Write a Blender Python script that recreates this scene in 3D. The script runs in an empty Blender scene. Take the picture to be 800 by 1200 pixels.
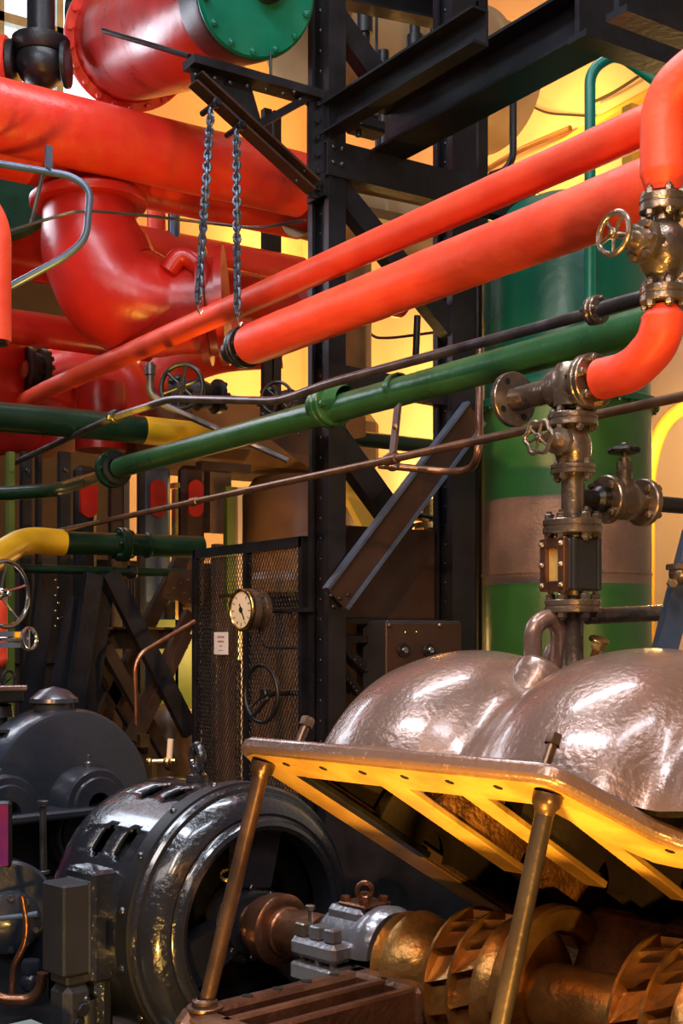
import bpy, math, random
from mathutils import Vector, Matrix
random.seed(7)
PI = math.pi
sc = bpy.context.scene
COL = sc.collection
V3 = Vector

# ---------------------------------------------------------------- camera geometry
F, CX, HOR, H = 1500.0, 400.0, 750.0, 2.0
FW, RT = V3((.5547, .8321, 0)), V3((.8321, -.5547, 0))
def ray(px): return FW + RT * ((px - CX) / F)
def P(px, py, d):
    p = ray(px) * d
    return V3((p.x, p.y, H + (HOR - py) / F * d))
def PX(px, py, x): return P(px, py, x / ray(px).x)
def PY(px, py, y): return P(px, py, y / ray(px).y)

# ---------------------------------------------------------------- machine axes: s along the shaft, v across it, w up
MO = RT * (-.32) + FW * 3.75 + V3((0, 0, 1.1875))
MS = (RT * .685 - FW * .728).normalized()
MV = (RT * .728 + FW * .685).normalized()
UP = V3((0, 0, 1))
MM = Matrix(((MS.x, MV.x, 0, MO.x), (MS.y, MV.y, 0, MO.y), (0, 0, 1, MO.z), (0, 0, 0, 1)))

def frame(o, z, x=None):
    z = V3(z).normalized()
    x = V3(x) if x is not None else (V3((1, 0, 0)) if abs(z.x) < .9 else V3((0, 1, 0)))
    x = (x - z * x.dot(z)).normalized(); y = z.cross(x)
    return Matrix(((x.x, y.x, z.x, o[0]), (x.y, y.y, z.y, o[1]), (x.z, y.z, z.z, o[2]), (0, 0, 0, 1)))

# ---------------------------------------------------------------- materials
def nt(name):
    m = bpy.data.materials.new(name); m.use_nodes = True
    return m, m.node_tree.nodes, m.node_tree.links, m.node_tree.nodes['Principled BSDF']
def mat(name, col, rough=.45, metal=0., spec=.5, bump=.0, bscale=60, var=.15, vscale=6, col2=None, spots=0, coat=0., rvar=.1, detail=4):
    m, N, L, b = nt(name)
    tc = N.new('ShaderNodeTexCoord')
    n1 = N.new('ShaderNodeTexNoise'); n1.inputs['Scale'].default_value = vscale; n1.inputs['Detail'].default_value = 6
    L.new(tc.outputs['Object'], n1.inputs['Vector'])
    r = N.new('ShaderNodeValToRGB')
    c2 = col2 if col2 else tuple(c * (1 - var * 1.6) for c in col)
    r.color_ramp.elements[0].position = .35; r.color_ramp.elements[1].position = .65
    r.color_ramp.elements[0].color = (*c2, 1); r.color_ramp.elements[1].color = (*col, 1)
    L.new(n1.outputs['Fac'], r.inputs['Fac'])
    out = r.outputs['Color']
    if spots:
        n3 = N.new('ShaderNodeTexNoise'); n3.inputs['Scale'].default_value = 90; n3.inputs['Detail'].default_value = 3
        L.new(tc.outputs['Object'], n3.inputs['Vector'])
        r3 = N.new('ShaderNodeValToRGB'); r3.color_ramp.elements[0].position = .66; r3.color_ramp.elements[1].position = .70
        L.new(n3.outputs['Fac'], r3.inputs['Fac'])
        mx = N.new('ShaderNodeMixRGB'); mx.inputs['Color2'].default_value = (*[min(1, c * 2.2 + .08) for c in col], 1)
        ml = N.new('ShaderNodeMath'); ml.operation = 'MULTIPLY'; ml.inputs[1].default_value = spots
        L.new(r3.outputs['Color'], ml.inputs[0]); L.new(ml.outputs[0], mx.inputs['Fac']); L.new(out, mx.inputs['Color1'])
        out = mx.outputs['Color']
    L.new(out, b.inputs['Base Color'])
    mr = N.new('ShaderNodeMapRange'); mr.inputs['To Min'].default_value = max(.03, rough - rvar); mr.inputs['To Max'].default_value = min(1, rough + rvar)
    L.new(n1.outputs['Fac'], mr.inputs['Value']); L.new(mr.outputs['Result'], b.inputs['Roughness'])
    b.inputs['Metallic'].default_value = metal
    b.inputs['Specular IOR Level'].default_value = spec
    if coat: b.inputs['Coat Weight'].default_value = coat; b.inputs['Coat Roughness'].default_value = .12
    if bump:
        n2 = N.new('ShaderNodeTexNoise'); n2.inputs['Scale'].default_value = bscale; n2.inputs['Detail'].default_value = detail
        L.new(tc.outputs['Object'], n2.inputs['Vector'])
        bp = N.new('ShaderNodeBump'); bp.inputs['Strength'].default_value = bump; bp.inputs['Distance'].default_value = .01
        L.new(n2.outputs['Fac'], bp.inputs['Height']); L.new(bp.outputs['Normal'], b.inputs['Normal'])
    return m
def emis(name, col, s):
    m, N, L, b = nt(name)
    b.inputs['Base Color'].default_value = (0, 0, 0, 1)
    n1 = N.new('ShaderNodeTexNoise'); n1.inputs['Scale'].default_value = 1.5
    r = N.new('ShaderNodeValToRGB'); r.color_ramp.elements[0].color = (*[c * .75 for c in col], 1); r.color_ramp.elements[1].color = (*col, 1)
    L.new(n1.outputs['Fac'], r.inputs['Fac']); L.new(r.outputs['Color'], b.inputs['Emission Color'])
    b.inputs['Emission Strength'].default_value = s
    return m
M = dict(
    red=mat('red_pipe_paint', (.66, .05, .018), .36, bump=.35, bscale=22, var=.12, vscale=9, col2=(.66, .03, .02)),
    red_lag=mat('red_lagging_paint', (.88, .085, .028), .48, bump=.45, bscale=16, var=.08, vscale=7, col2=(.80, .06, .02)),
    red_deep=mat('red_gloss_paint', (.46, .016, .010), .3, bump=.2, bscale=18, vscale=5),
    teal=mat('teal_paint', (.0, .17, .105), .35, bump=.08, vscale=5),
    green=mat('green_pipe_paint', (.024, .095, .03), .3, bump=.12, bscale=40, vscale=6, spots=.35),
    dkgreen=mat('dark_green_paint', (.006, .030, .013), .3, bump=.1, vscale=6),
    tank_green=mat('tank_green_paint', (.035, .145, .03), .36, bump=.12, bscale=25, vscale=4, spots=.2),
    tank_teal=mat('tank_teal_paint', (.006, .12, .075), .3, bump=.12, bscale=25, vscale=4),
    tank_brown=mat('tank_bare_brown', (.22, .13, .085), .4, bump=.25, bscale=90, vscale=7, col2=(.13, .08, .055), spots=.2),
    yellow=mat('yellow_band_paint', (.85, .45, .015), .35, bump=.05, vscale=6),
    steel=mat('blue_black_steel_paint', (.012, .0115, .015), .38, bump=.12, bscale=45, var=.3, vscale=8),
    black=mat('black_iron', (.012, .011, .012), .4, bump=.15, bscale=50, var=.3, vscale=9),
    rail=mat('bare_rail_steel', (.16, .14, .14), .32, metal=.75, bump=.06, vscale=12, col2=(.09, .075, .07)),
    iron=mat('polished_cast_iron', (.32, .245, .18), .27, metal=.8, bump=.22, bscale=55, vscale=11, col2=(.19, .14, .105)),
    chrome=mat('bright_steel', (.62, .6, .58), .2, metal=1., vscale=12),
    casing=mat('silver_brown_casing_paint', (.28, .16, .11), .27, metal=.35, bump=.20, bscale=70, vscale=3, col2=(.20, .12, .09), coat=.5, rvar=.05, spots=.35),
    rust=mat('rusty_casting', (.30, .13, .04), .55, metal=.25, bump=1.0, bscale=75, vscale=16, col2=(.14, .055, .02), detail=8),
    rib=mat('machined_joint_face', (.70, .42, .10), .42, metal=.3, bump=.2, bscale=60, vscale=9, col2=(.5, .26, .06)),
    bronze=mat('golden_bronze', (.68, .40, .13), .34, metal=.8, bump=.3, bscale=50, vscale=9, col2=(.36, .18, .05)),
    copper=mat('copper_brown_steel', (.36, .165, .09), .3, metal=.85, bump=.15, bscale=60, vscale=12, col2=(.22, .095, .05)),
    rod=mat('oily_rod_steel', (.26, .15, .09), .34, metal=.8, bump=.1, vscale=14, col2=(.15, .09, .06)),
    motor=mat('slate_motor_gloss_paint', (.020, .021, .027), .17, bump=.38, bscale=60, vscale=5, coat=1., rvar=.05, col2=(.014, .015, .019)),
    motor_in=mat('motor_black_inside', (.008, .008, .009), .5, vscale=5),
    box=mat('dark_grey_box_paint', (.03, .03, .034), .4, bump=.12, vscale=5),
    gear=mat('slate_gear_case_paint', (.024, .028, .040), .3, bump=.2, bscale=30, vscale=4, coat=.4),
    bed=mat('brown_bed_casting', (.20, .095, .05), .38, metal=.4, bump=.35, bscale=60, vscale=8, col2=(.11, .05, .03)),
    brown=mat('brown_black_panel_paint', (.050, .024, .014), .42, bump=.12, bscale=50, vscale=6, var=.25),
    wood=mat('dark_brown_paint', (.055, .024, .011), .5, bump=.1, vscale=6, var=.3),
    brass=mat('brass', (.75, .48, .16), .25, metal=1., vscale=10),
    paper=mat('white_notice', (.78, .72, .66), .6, var=.03), ink=mat('red_brown_ink', (.35, .08, .05), .6),
    dial=mat('cream_dial', (.8, .68, .45), .4, var=.05),
    cream=mat('cream_wall_plaster', (.80, .62, .42), .7, bump=.1, bscale=8, vscale=.8, var=.1),
    yellowwall=mat('yellow_trim_paint', (.86, .52, .06), .45, vscale=2),
    shade_brown=mat('dark_brown_shade', (.04, .022, .013), .7, bump=.2, bscale=10, vscale=1.2, var=.3),  # darkness of the left background put into the colour
    floor=mat('dark_stained_concrete', (.06, .045, .04), .55, bump=.2, bscale=12, vscale=2, var=.3),
    olive=mat('olive_green_paint', (.12, .16, .02), .45, vscale=5),
    rubber=mat('black_cable_rubber', (.01, .01, .01), .5, vscale=5),
    chain=mat('blue_grey_chain_steel', (.11, .135, .18), .35, metal=.7, bump=.3, vscale=30),
    bluesteel=mat('blue_grey_steel', (.11, .15, .22), .35, metal=.4, vscale=10),
    glass_green=mat('pale_concrete_plinth', (.30, .36, .32), .5, vscale=6),
    dark_rod=mat('dark_oiled_steel', (.09, .065, .05), .36, metal=.7, bump=.1, vscale=14),
    silver=mat('silver_grey_paint', (.32, .31, .33), .26, metal=.6, bump=.2, bscale=50, vscale=8, coat=.3),
    shade_rust=mat('dark_shaded_rust', (.022, .011, .006), .75, bump=.2, bscale=60, vscale=10, var=.3),  # rust darkened: shade inside the raised casing put into its colour
    pale_duct=mat('cream_brown_duct_paint', (.55, .36, .18), .5, bump=.15, bscale=10, vscale=1.5, var=.25),
    duct=mat('tan_duct_paint', (.24, .12, .045), .42, bump=.12, vscale=4, var=.25),
)

# ---------------------------------------------------------------- mesh builder
class MB:
    def __init__(s, M=None): s.v = []; s.f = []; s.M = M or Matrix.Identity(4)
    def add(s, vs, fs, T=None):
        n = len(s.v); A = s.M @ T if T is not None else s.M
        s.v += [A @ V3(p) for p in vs]; s.f += [tuple(i + n for i in f) for f in fs]
        return s
    def box(s, c, d, T=None, bev=0.):
        x, y, z = [k / 2 for k in d]
        if bev <= 0:
            vs = [(c[0] + a * x, c[1] + b * y, c[2] + e * z) for a in (-1, 1) for b in (-1, 1) for e in (-1, 1)]
            return s.add(vs, [(0, 1, 3, 2), (4, 6, 7, 5), (0, 4, 5, 1), (2, 3, 7, 6), (0, 2, 6, 4), (1, 5, 7, 3)], T)
        b = min(bev, x * .95, y * .95, z * .95); vs = []; idx = {}
        for sx in (-1, 1):
            for sy in (-1, 1):
                for sz in (-1, 1):
                    for ax in range(3):
                        q = [sx * (x - b), sy * (y - b), sz * (z - b)]; q[ax] = (sx, sy, sz)[ax] * (x, y, z)[ax]
                        idx[(sx, sy, sz, ax)] = len(vs); vs.append((c[0] + q[0], c[1] + q[1], c[2] + q[2]))
        fs = []
        for ax in range(3):
            for sg in (-1, 1):
                o = [k for k in range(3) if k != ax]; f = []
                for (a, e) in ((-1, -1), (1, -1), (1, 1), (-1, 1)):
                    k = [0, 0, 0]; k[ax] = sg; k[o[0]] = a; k[o[1]] = e; f.append(idx[(*k, ax)])
                flip = (sg > 0) != (ax != 1)
                fs.append(tuple(f[::-1] if flip else f))
        for a in range(3):
            for e in range(a + 1, 3):
                o = 3 - a - e
                for sa in (-1, 1):
                    for se in (-1, 1):
                        k1 = [0, 0, 0]; k1[a] = sa; k1[e] = se; k1[o] = -1; k2 = list(k1); k2[o] = 1
                        fs.append((idx[(*k1, a)], idx[(*k2, a)], idx[(*k2, e)], idx[(*k1, e)]))
        for sx in (-1, 1):
            for sy in (-1, 1):
                for sz in (-1, 1): fs.append((idx[(sx, sy, sz, 0)], idx[(sx, sy, sz, 1)], idx[(sx, sy, sz, 2)]))
        return s.add(vs, fs, T)
    def lathe(s, prof, n=32, T=None, a0=0., a1=2 * PI, closed=False, wob=0):
        full = abs(a1 - a0 - 2 * PI) < 1e-6; k = n if full else n + 1
        vs = []; fs = []
        for (z, r) in prof:
            for i in range(k):
                a = a0 + (a1 - a0) * i / n; rr = r * (1 + wob * math.cos(6 * a)) if wob else r
                vs.append((max(rr, 1e-5) * math.cos(a), max(rr, 1e-5) * math.sin(a), z))
        m = len(prof)
        for j in range(m if closed else m - 1):
            j2 = (j + 1) % m
            for i in range(n):
                i2 = (i + 1) % k
                fs.append((j * k + i, j * k + i2, j2 * k + i2, j2 * k + i))
        return s.add(vs, fs, T)
    def disc(s, o, d, r, h, n=24, x=None, bev=.15):      # solid disc from o along d
        b = min(h, r) * bev
        return s.lathe([(0, 0), (0, r - b), (b, r), (h - b, r), (h, r - b), (h, 0)], n, frame(o, d, x))
    def tube(s, pts, r, n=14, cap=True, closed=False):
        pts = [V3(p) for p in pts]; m = len(pts)
        rs = r if isinstance(r, (list, tuple)) else [r] * m
        T = []
        for i in range(m):
            a = pts[(i - 1) % m] if (closed or i > 0) else pts[i]; b = pts[(i + 1) % m] if (closed or i < m - 1) else pts[i]
            T.append((b - a).normalized())
        x = V3((0, 0, 1)) if abs(T[0].z) < .9 else V3((1, 0, 0))
        vs = []; fs = []
        for i in range(m):
            x = (x - T[i] * x.dot(T[i])).normalized(); y = T[i].cross(x)
            for k in range(n):
                a = 2 * PI * k / n; vs.append(pts[i] + (x * math.cos(a) + y * math.sin(a)) * rs[i])
        for i in range(m if closed else m - 1):
            i2 = (i + 1) % m
            for k in range(n):
                k2 = (k + 1) % n; fs.append((i * n + k, i * n + k2, i2 * n + k2, i2 * n + k))
        if cap and not closed: fs += [tuple(range(n))[::-1], tuple((m - 1) * n + k for k in range(n))]
        return s.add(vs, fs)
    def ring(s, o, d, R, r, n=36, m=10, x=None, wob=0.):
        T = frame(o, d, x)
        pts = [T @ V3(((R + wob * math.cos(6 * a)) * math.cos(a), (R + wob * math.cos(6 * a)) * math.sin(a), 0)) for a in [2 * PI * i / n for i in range(n)]]
        return s.tube(pts, r, m, closed=True)
    def sphere(s, o, r, sc=(1, 1, 1), n=20):
        T = Matrix.Translation(V3(o)) @ Matrix.Diagonal((*sc, 1))
        return s.lathe([(-r * math.cos(PI * i / 10), r * math.sin(PI * i / 10)) for i in range(11)], n, T)
    def dome(s, o, d, r, h=.6, n=8):                     # rivet head
        return s.lathe([(0, r), (r * h * .6, r * .8), (r * h, r * .35), (r * h * 1.05, 0)], n, frame(o, d))
    def hexb(s, o, d, r, h, x=None):                     # hexagonal bolt head
        return s.lathe([(0, r), (h * .85, r), (h, r * .85), (h, 0)], 6, frame(o, d, x))
    def extr(s, p0, p1, prof, up, side=None):            # prism of a 2D outline (side, up) from p0 to p1
        p0, p1 = V3(p0), V3(p1); z = (p1 - p0).normalized(); up = V3(up); up = (up - z * up.dot(z)).normalized(); sd = up.cross(z)
        if side is not None and sd.dot(V3(side)) < 0: sd = -sd
        n = len(prof); vs = [p + sd * a + up * b for p in (p0, p1) for a, b in prof]
        fs = [(i, (i + 1) % n, n + (i + 1) % n, n + i) for i in range(n)] + [tuple(range(n))[::-1], tuple(range(n, 2 * n))]
        return s.add(vs, fs)
    def poly(s, outline, h, T=None):                     # outline in xy, thickness downwards from z=0
        n = len(outline); vs = [(x, y, z) for z in (0, -h) for x, y in outline]
        return s.add(vs, [tuple(range(n)), tuple(range(n, 2 * n))[::-1]] + [(i, n + i, n + (i + 1) % n, (i + 1) % n) for i in range(n)], T)
    def build(s, name, m, parent=None, label=None, cat=None, group=None, kind=None, sharp=35, recalc=True):
        if not s.v: return None
        if parent is not None: o0 = V3(parent.matrix_world_loc) if hasattr(parent, 'matrix_world_loc') else LOC[parent.name]
        else:
            xs = [p.x for p in s.v]; ys = [p.y for p in s.v]
            o0 = V3(((min(xs) + max(xs)) / 2, (min(ys) + max(ys)) / 2, min(p.z for p in s.v)))
        me = bpy.data.meshes.new(name)
        me.from_pydata([tuple(p - o0) for p in s.v], [], s.f)
        me.materials.append(M[m] if isinstance(m, str) else m)
        if recalc:
            import bmesh
            bm = bmesh.new(); bm.from_mesh(me); bmesh.ops.recalc_face_normals(bm, faces=bm.faces); bm.to_mesh(me); bm.free()
        me.polygons.foreach_set('use_smooth', [True] * len(me.polygons))
        me.set_sharp_from_angle(angle=math.radians(sharp))
        o = bpy.data.objects.new(name, me); COL.objects.link(o)
        if parent is not None: o.parent = parent
        else: o.location = o0
        LOC[o.name] = o0
        tag(o, label, cat, group, kind)
        return o
LOC = {}
def tag(o, label=None, cat=None, group=None, kind=None):
    if label: o['label'] = label
    if cat: o['category'] = cat
    if group: o['group'] = group
    if kind: o['kind'] = kind
def thing(name, loc, label, cat, group=None):
    o = bpy.data.objects.new(name, None); COL.objects.link(o); o.location = loc; o.empty_display_size = .05
    LOC[o.name] = V3(loc); tag(o, label, cat, group); return o
def struct(name, mb, m): return mb.build(name, m, kind='structure')

def fillet(pts, r, n=8):
    pts = [V3(p) for p in pts]; out = [pts[0]]
    rr = r if isinstance(r, (list, tuple)) else [r] * len(pts)
    for i in range(1, len(pts) - 1):
        a, b, c = pts[i - 1], pts[i], pts[i + 1]
        u = (a - b); w = (c - b); k = min(rr[i], u.length * .48, w.length * .48)
        p, q = b + u.normalized() * k, b + w.normalized() * k
        for j in range(n + 1):
            t = j / n; out.append(p * (1 - t) ** 2 + b * 2 * t * (1 - t) + q * t * t)
    out.append(pts[-1]); return out

def Iprof(w, h, t=.012):      # I section, side x up
    a, b = w / 2, h / 2
    return [(-a, -b), (a, -b), (a, -b + t), (t / 2, -b + t), (t / 2, b - t), (a, b - t), (a, b), (-a, b), (-a, b - t), (-t / 2, b - t), (-t / 2, -b + t), (-a, -b + t)]
def Cprof(w, h, t=.010):      # channel, web on the side x = 0, flanges towards +x
    b = h / 2
    return [(0, -b), (w, -b), (w, -b + t), (t, -b + t), (t, b - t), (w, b - t), (w, b), (0, b)]
def Rprof(w, h): return [(-w / 2, -h / 2), (w / 2, -h / 2), (w / 2, h / 2), (-w / 2, h / 2)]

# ---------------------------------------------------------------- pipe fittings as parts
def flange(parent, o, d, r, h, m='iron', nb=6, x=None, br=None, gap=True, ph=0., both=True, boltmat=None):
    """a bolted flange pair starting at o along d; each bolt is a sub-part"""
    mb = MB(); d = V3(d).normalized(); o = V3(o)
    if gap:
        mb.disc(o, d, r, h * .46, 36); mb.disc(o + d * h * .46, d, r * .97, h * .08, 36); mb.disc(o + d * h * .54, d, r, h * .46, 36)
    else: mb.disc(o, d, r, h, 36)
    fl = mb.build('flange', m, parent)
    T = frame(o, d, x); br = br or r * .16
    for i in range(nb):
        a = 2 * PI * (i + ph) / nb; c = T @ V3((r * .78 * math.cos(a), r * .78 * math.sin(a), 0))
        b = MB(); b.hexb(c + d * h, d, br, br * 1.1)
        if both: b.hexb(c, -d, br, br * 1.1); b.tube([c - d * br * 1.5, c + d * (h + br * 1.6)], br * .55, 8)
        b.build('bolt', boltmat or m, fl)
    return fl
def handwheel(parent, o, d, R, r, spokes=5, m='iron', x=None, wob=0., hub=None, dish=0.):
    d = V3(d).normalized(); o = V3(o); T = frame(o, d, x)
    mb = MB(); mb.ring(o, d, R, r, 48, 10, x, wob); hb = hub or R * .2
    mb.disc(o - d * (r * 1.3 + dish), d, hb, r * 2.6 + dish * .4, 16)
    for i in range(spokes):
        a = 2 * PI * i / spokes + .3
        p = [T @ V3((q * math.cos(a), q * math.sin(a), -dish * (1 - q / R))) for q in (hb * .6, R * .5, R - r * .3)]
        mb.tube(p, [r * .75, r * .6, r * .7], 8)
    w = mb.build('handwheel', m, parent)
    n = MB(); n.hexb(o + d * r * .8, d, hb * .55, r * 1.2); n.build('nut', m, w)
    return w
# ================================================================ SETTING
m = MB(); m.box((4, 6, -.1), (26, 26, .2)); struct('floor', m, 'floor')
m = MB(); m.box((8.1, 5, 5), (.2, 17, 10)); struct('wall_right', m, 'cream')
m = MB(); m.box((6.9, 12.95, 5), (2.2, .2, 10)); struct('wall_back', m, 'cream')
m = MB(); m.box((.4, 13.1, 3.55), (10.8, .2, 7.1)); struct('wall_left', m, 'shade_brown')
m = MB()                                            # clerestory window high on the far wall
m.box((4.1, 13.0, 7.2), (4.6, .14, .14)); m.box((4.1, 13.0, 8.45), (4.6, .10, .10)); m.box((4.1, 13.0, 9.7), (4.6, .14, .14))
for i in range(8): m.box((1.85 + i * .64, 13.0, 8.45), (.07, .1, 2.6))
wf = struct('window_1', m, mat('window_frame_paint', (.55, .62, .56), .5))
m = MB(); m.box((4.1, 13.12, 8.45), (4.6, .02, 2.5)); m.build('glass', emis('bright_sky_glass', (.82, .93, 1.0), 2.4), wf)
m = MB()                                            # cream pilaster with yellow arch at the right
pc = P(800, 500, 7.4)
m.box((7.6, pc.y - .2, 3.6), (.8, 1.9, 7.2)); struct('trim_1', m, 'cream')
# yellow arch pipe (frame around a niche) in front of the pilaster
y0 = PX(764, 500, 7.18).y; y1 = y0 - 1.15
a = [V3((7.13, y0, 0.0)), V3((7.13, y0, 3.25)), V3((7.13, y0 - .15, 3.62)), V3((7.13, y0 - .55, 3.72)), V3((7.13, y1 + .15, 3.62)), V3((7.13, y1, 3.25)), V3((7.13, y1, 0))]
m = MB(); m.tube(fillet(a, .35), .055, 12); struct('trim_2', m, 'yellowwall')
m = MB(); m.box((7.14, y0 + .16, 3), (.12, .1, 6)); struct('trim_3', m, 'yellowwall')
m = MB(); m.box((5.2, 3.2, 9.35), (5.6, 20, .2)); struct('ceiling', m, 'cream')

# ================================================================ STEEL FRAME (columns, beams, braces)
Y0 = 4.40
def column(px, label, X0, y0, w=.085, dpt=.16, z1=7.5, strip=True):
    t = thing('steel_column', (X0 + w / 2, y0 + dpt / 2, 0), label, 'steel column')
    m = MB(); x1 = X0 + w; y1 = y0 + dpt
    m.box((X0 + w / 2, y0 + .006, z1 / 2), (w, .012, z1)); m.box((X0 + w / 2, y1 - .006, z1 / 2), (w, .012, z1))
    m.box((X0 + .035, (y0 + y1) / 2, z1 / 2), (.012, dpt - .024, z1))
    m.box((X0 + .006, y0 + .022, z1 / 2), (.012, .022, z1)); m.box((X0 + .006, y1 - .022, z1 / 2), (.012, .022, z1))
    m.build('shaft', 'steel', t)
    m = MB(); z = .3
    while z < z1:
        for yy in (y0 + .05, y1 - .05): m.dome((X0 + .029, yy, z), (-1, 0, 0), .008)
        z += .085
    m.build('rivet_row', 'steel', t)
    m = MB(); m.box((X0 + w / 2, y0 + dpt / 2, .02), (.3, .36, .04)); m.build('base_plate', 'steel', t)
    return t
c0 = PY(385, 500, Y0)
XC = c0.x
colA = column(385, 'tall dark riveted steel column standing left of centre behind the long red pipes', XC, Y0)
c1 = PY(530, 500, Y0)
colB = column(530, 'dark steel column standing against the left side of the green tank', c1.x, Y0, w=.13, dpt=.14)
XD = c1.x
# battens and lit splice plates on the first column
for (pya, pyb) in ((105, 225),):
    za, zb = PY(372, pya, Y0).z, PY(372, pyb, Y0).z
    m = MB(); m.box((XC - .008, Y0 + .08, (za + zb) / 2), (.014, .13, za - zb))
    m.box((XC - .03, Y0 + .07, (za + zb) / 2), (.05, .014, za - zb))
    for k in range(6):
        z = zb + (k + .5) * (za - zb) / 6
        m.hexb((XC - .015, Y0 + .045, z), (-1, 0, 0), .011, .012); m.hexb((XC - .015, Y0 + .11, z), (-1, 0, 0), .011, .012)
        m.hexb((XC - .04, Y0 + .078, z), (0, 1, 0), .010, .012)
    m.build('splice_plate', 'steel', colA)

def member(name, label, p0, p1, prof, up, m='steel', side=None, cat='steel beam', group=None, riv=None):
    mb = MB(); mb.extr(p0, p1, prof, up, side)
    o = mb.build(name, m, None, label, cat, group)
    if riv:
        r = MB()
        for (c, d) in riv: r.dome(c, d, .011)
        r.build('rivet', m, o)
    return o
def rivs(pxs, y): return [(PY(x, yy, y - .002), (0, -1, 0)) for x, yy in pxs]
yF = Y0 - .012
member('steel_beam', 'horizontal channel beam bolted to the riveted column just above the upper red pipe', PY(384, 183, yF), V3((XD + .6, yF, PY(384, 183, yF).z)), Cprof(.07, .145), UP, side=(0, 1, 0),
       riv=rivs([(391, 172), (401, 175), (391, 190), (401, 193)], yF))
member('steel_beam', 'horizontal flat beam crossing behind the thin rail and green pipe in mid frame', PY(386, 437, yF + .08), PY(560, 470, yF + .08), Cprof(.06, .09), UP, side=(0, 1, 0))
# sloping braces in the frame plane
def brace(label, a, b, w=.1, y=yF + .03, m='steel', group=None, t=.07):
    p, q = PY(*a, y), PY(*b, y)
    return member('diagonal_brace', label, p, q, Cprof(t, w, .008), V3((-(q - p).z, 0, (q - p).x)), m, side=(0, 1, 0), cat='brace')
brace('diagonal brace running down right from the column, behind both long red pipes', (388, 205), (552, 408), .095)
brace('diagonal brace high in the frame crossing behind the two sloping beams', (398, 20), (478, 132), .1, yF + .1)
brace('short diagonal brace below the green pipe flange, going down right to the panel', (392, 505), (478, 625), .11, yF + .1)
m = MB(); p, q = PY(393, 702, yF - .02), PY(556, 484, yF - .02); upv = V3((-(q - p).z, 0, (q - p).x))
m.extr(p, q, Rprof(.01, .125), upv)
bb = m.build('diagonal_brace', 'brown', None, 'broad diagonal brace with two bright blue-grey edges, rising right from the brown panel', 'brace')
for sgn in (-1, 1):
    e = MB(); o = upv.normalized() * .062 * sgn; e.extr(p + o, q + o, Rprof(.045, .012), upv); e.build('edge_flange', 'bluesteel', bb)
r = MB()
for (x, y_) in ((388, 698), (398, 701), (391, 711), (408, 697)): r.dome(PY(x, y_, yF - .03), (0, -1, 0), .011)
r.build('rivet', 'steel', bb)
# beams running towards the viewer, parallel to the long pipes
def ybeam(label, a, pxb, w, h, m='steel', X=None, prof=None, side=(-1, 0, 0)):
    p = PX(*a, X); yb = PX(pxb, 0, X).y
    return member('steel_beam', label, p, V3((X, yb, p.z)), prof or Iprof(w, h), UP, m, side=side)
ybeam('sloping-looking channel beam from the column top right towards the dark mast', (389, 145), 572, .06, .135, X=XC + .05, prof=Cprof(.07, .13))
ybeam('deep I-beam resting on the horizontal channel beam, its underside lit orange', (452, 158), 700, .17, .19, X=3.17, side=(-1, 0, 0))
# heavy beams at the top right corner, running across above the red pipe
def xbeam(label, px, py, d, w, h, L=1.6, m='steel'):
    p = P(px, py, d)
    return member('steel_beam', label, p, p + V3((L, 0, 0)), Iprof(w, h, .02), UP, m)
xbeam('large dark I-beam end over the green vertical pipe at the top right', 676, -10, 3.85, .08, .29)
xbeam('nearest black I-beam end at the top right corner', 722, -36, 3.4, .075, .25)
member('steel_beam', 'dark overhead beam along the top edge above the sloping beams', PY(395, -14, 4.9), PY(560, 22, 4.9), Iprof(.1, .14), UP)

# dark lift mast with cables behind the second column
mast = thing('lattice_mast', (XD + .02, 4.78, 0), 'black mast with vertical guide rails and cables behind the deep I-beam', 'mast')
for k, (px, w) in enumerate(((524, .035), (531, .02), (539, .05), (552, .03), (563, .06))):
    p = PY(px, 300, 4.75 + .03 * k); m = MB(); m.box((p.x, p.y, 3.9), (w, .04, 7.6)); m.build('guide_rail', 'black', mast)
for px in (521, 528, 535, 546):
    p = PY(px, 300, 4.66); m = MB(); m.tube([(p.x, p.y, .2), (p.x, p.y, 6.9)], .006, 6); m.build('cable', 'bluesteel', mast)
for px, r, ya, yb in ((427, .028, -20, 150), (441, .008, -20, 200), (449, .03, 60, 190), (486, .03, 20, 130), (508, .02, 30, 130)):
    p, q = PY(px, ya, 5.4), PY(px, yb, 5.4)
    m = MB(); m.tube([p, q], r, 12)
    if r > .02: m.tube([p + (q - p) * .2, p + (q - p) * .35], r * 1.5, 12); m.tube([p + (q - p) * .9, q], r * 1.6, 12)
    m.build('hanging_rod', 'black' if r > .01 else 'steel', None, {427: 'black spindle rod hanging behind the top of the column, leftmost of the rods', 441: 'thin black cable hanging beside the leftmost spindle rod', 449: 'short thick black rod behind the crossing of the upper brace', 486: 'brownish black hanging rod left of the mast', 508: 'slim black hanging rod right beside the mast'}[px], 'rod')
# gearbox lump on the beam
t = thing('beam_clamp', PY(432, 165, 4.6), 'small dark clamp and bolts sitting on the channel beam near the column', 'clamp')
m = MB(); m.box(PY(430, 150, 4.6), (.16, .12, .05), bev=.01); m.box(PY(428, 142, 4.6), (.1, .09, .05), bev=.01); m.build('clamp_block', 'black', t)
m = MB(); m.tube([PY(420, 134, 4.6), PY(420, 160, 4.6)], .014); m.hexb(PY(420, 134, 4.6), UP, .024, .02); m.build('bolt', 'steel', t)
m = MB(); m.tube([PY(436, 128, 4.6), PY(458, 126, 4.6)], .012); m.build('pin', 'bluesteel', t)

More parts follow.
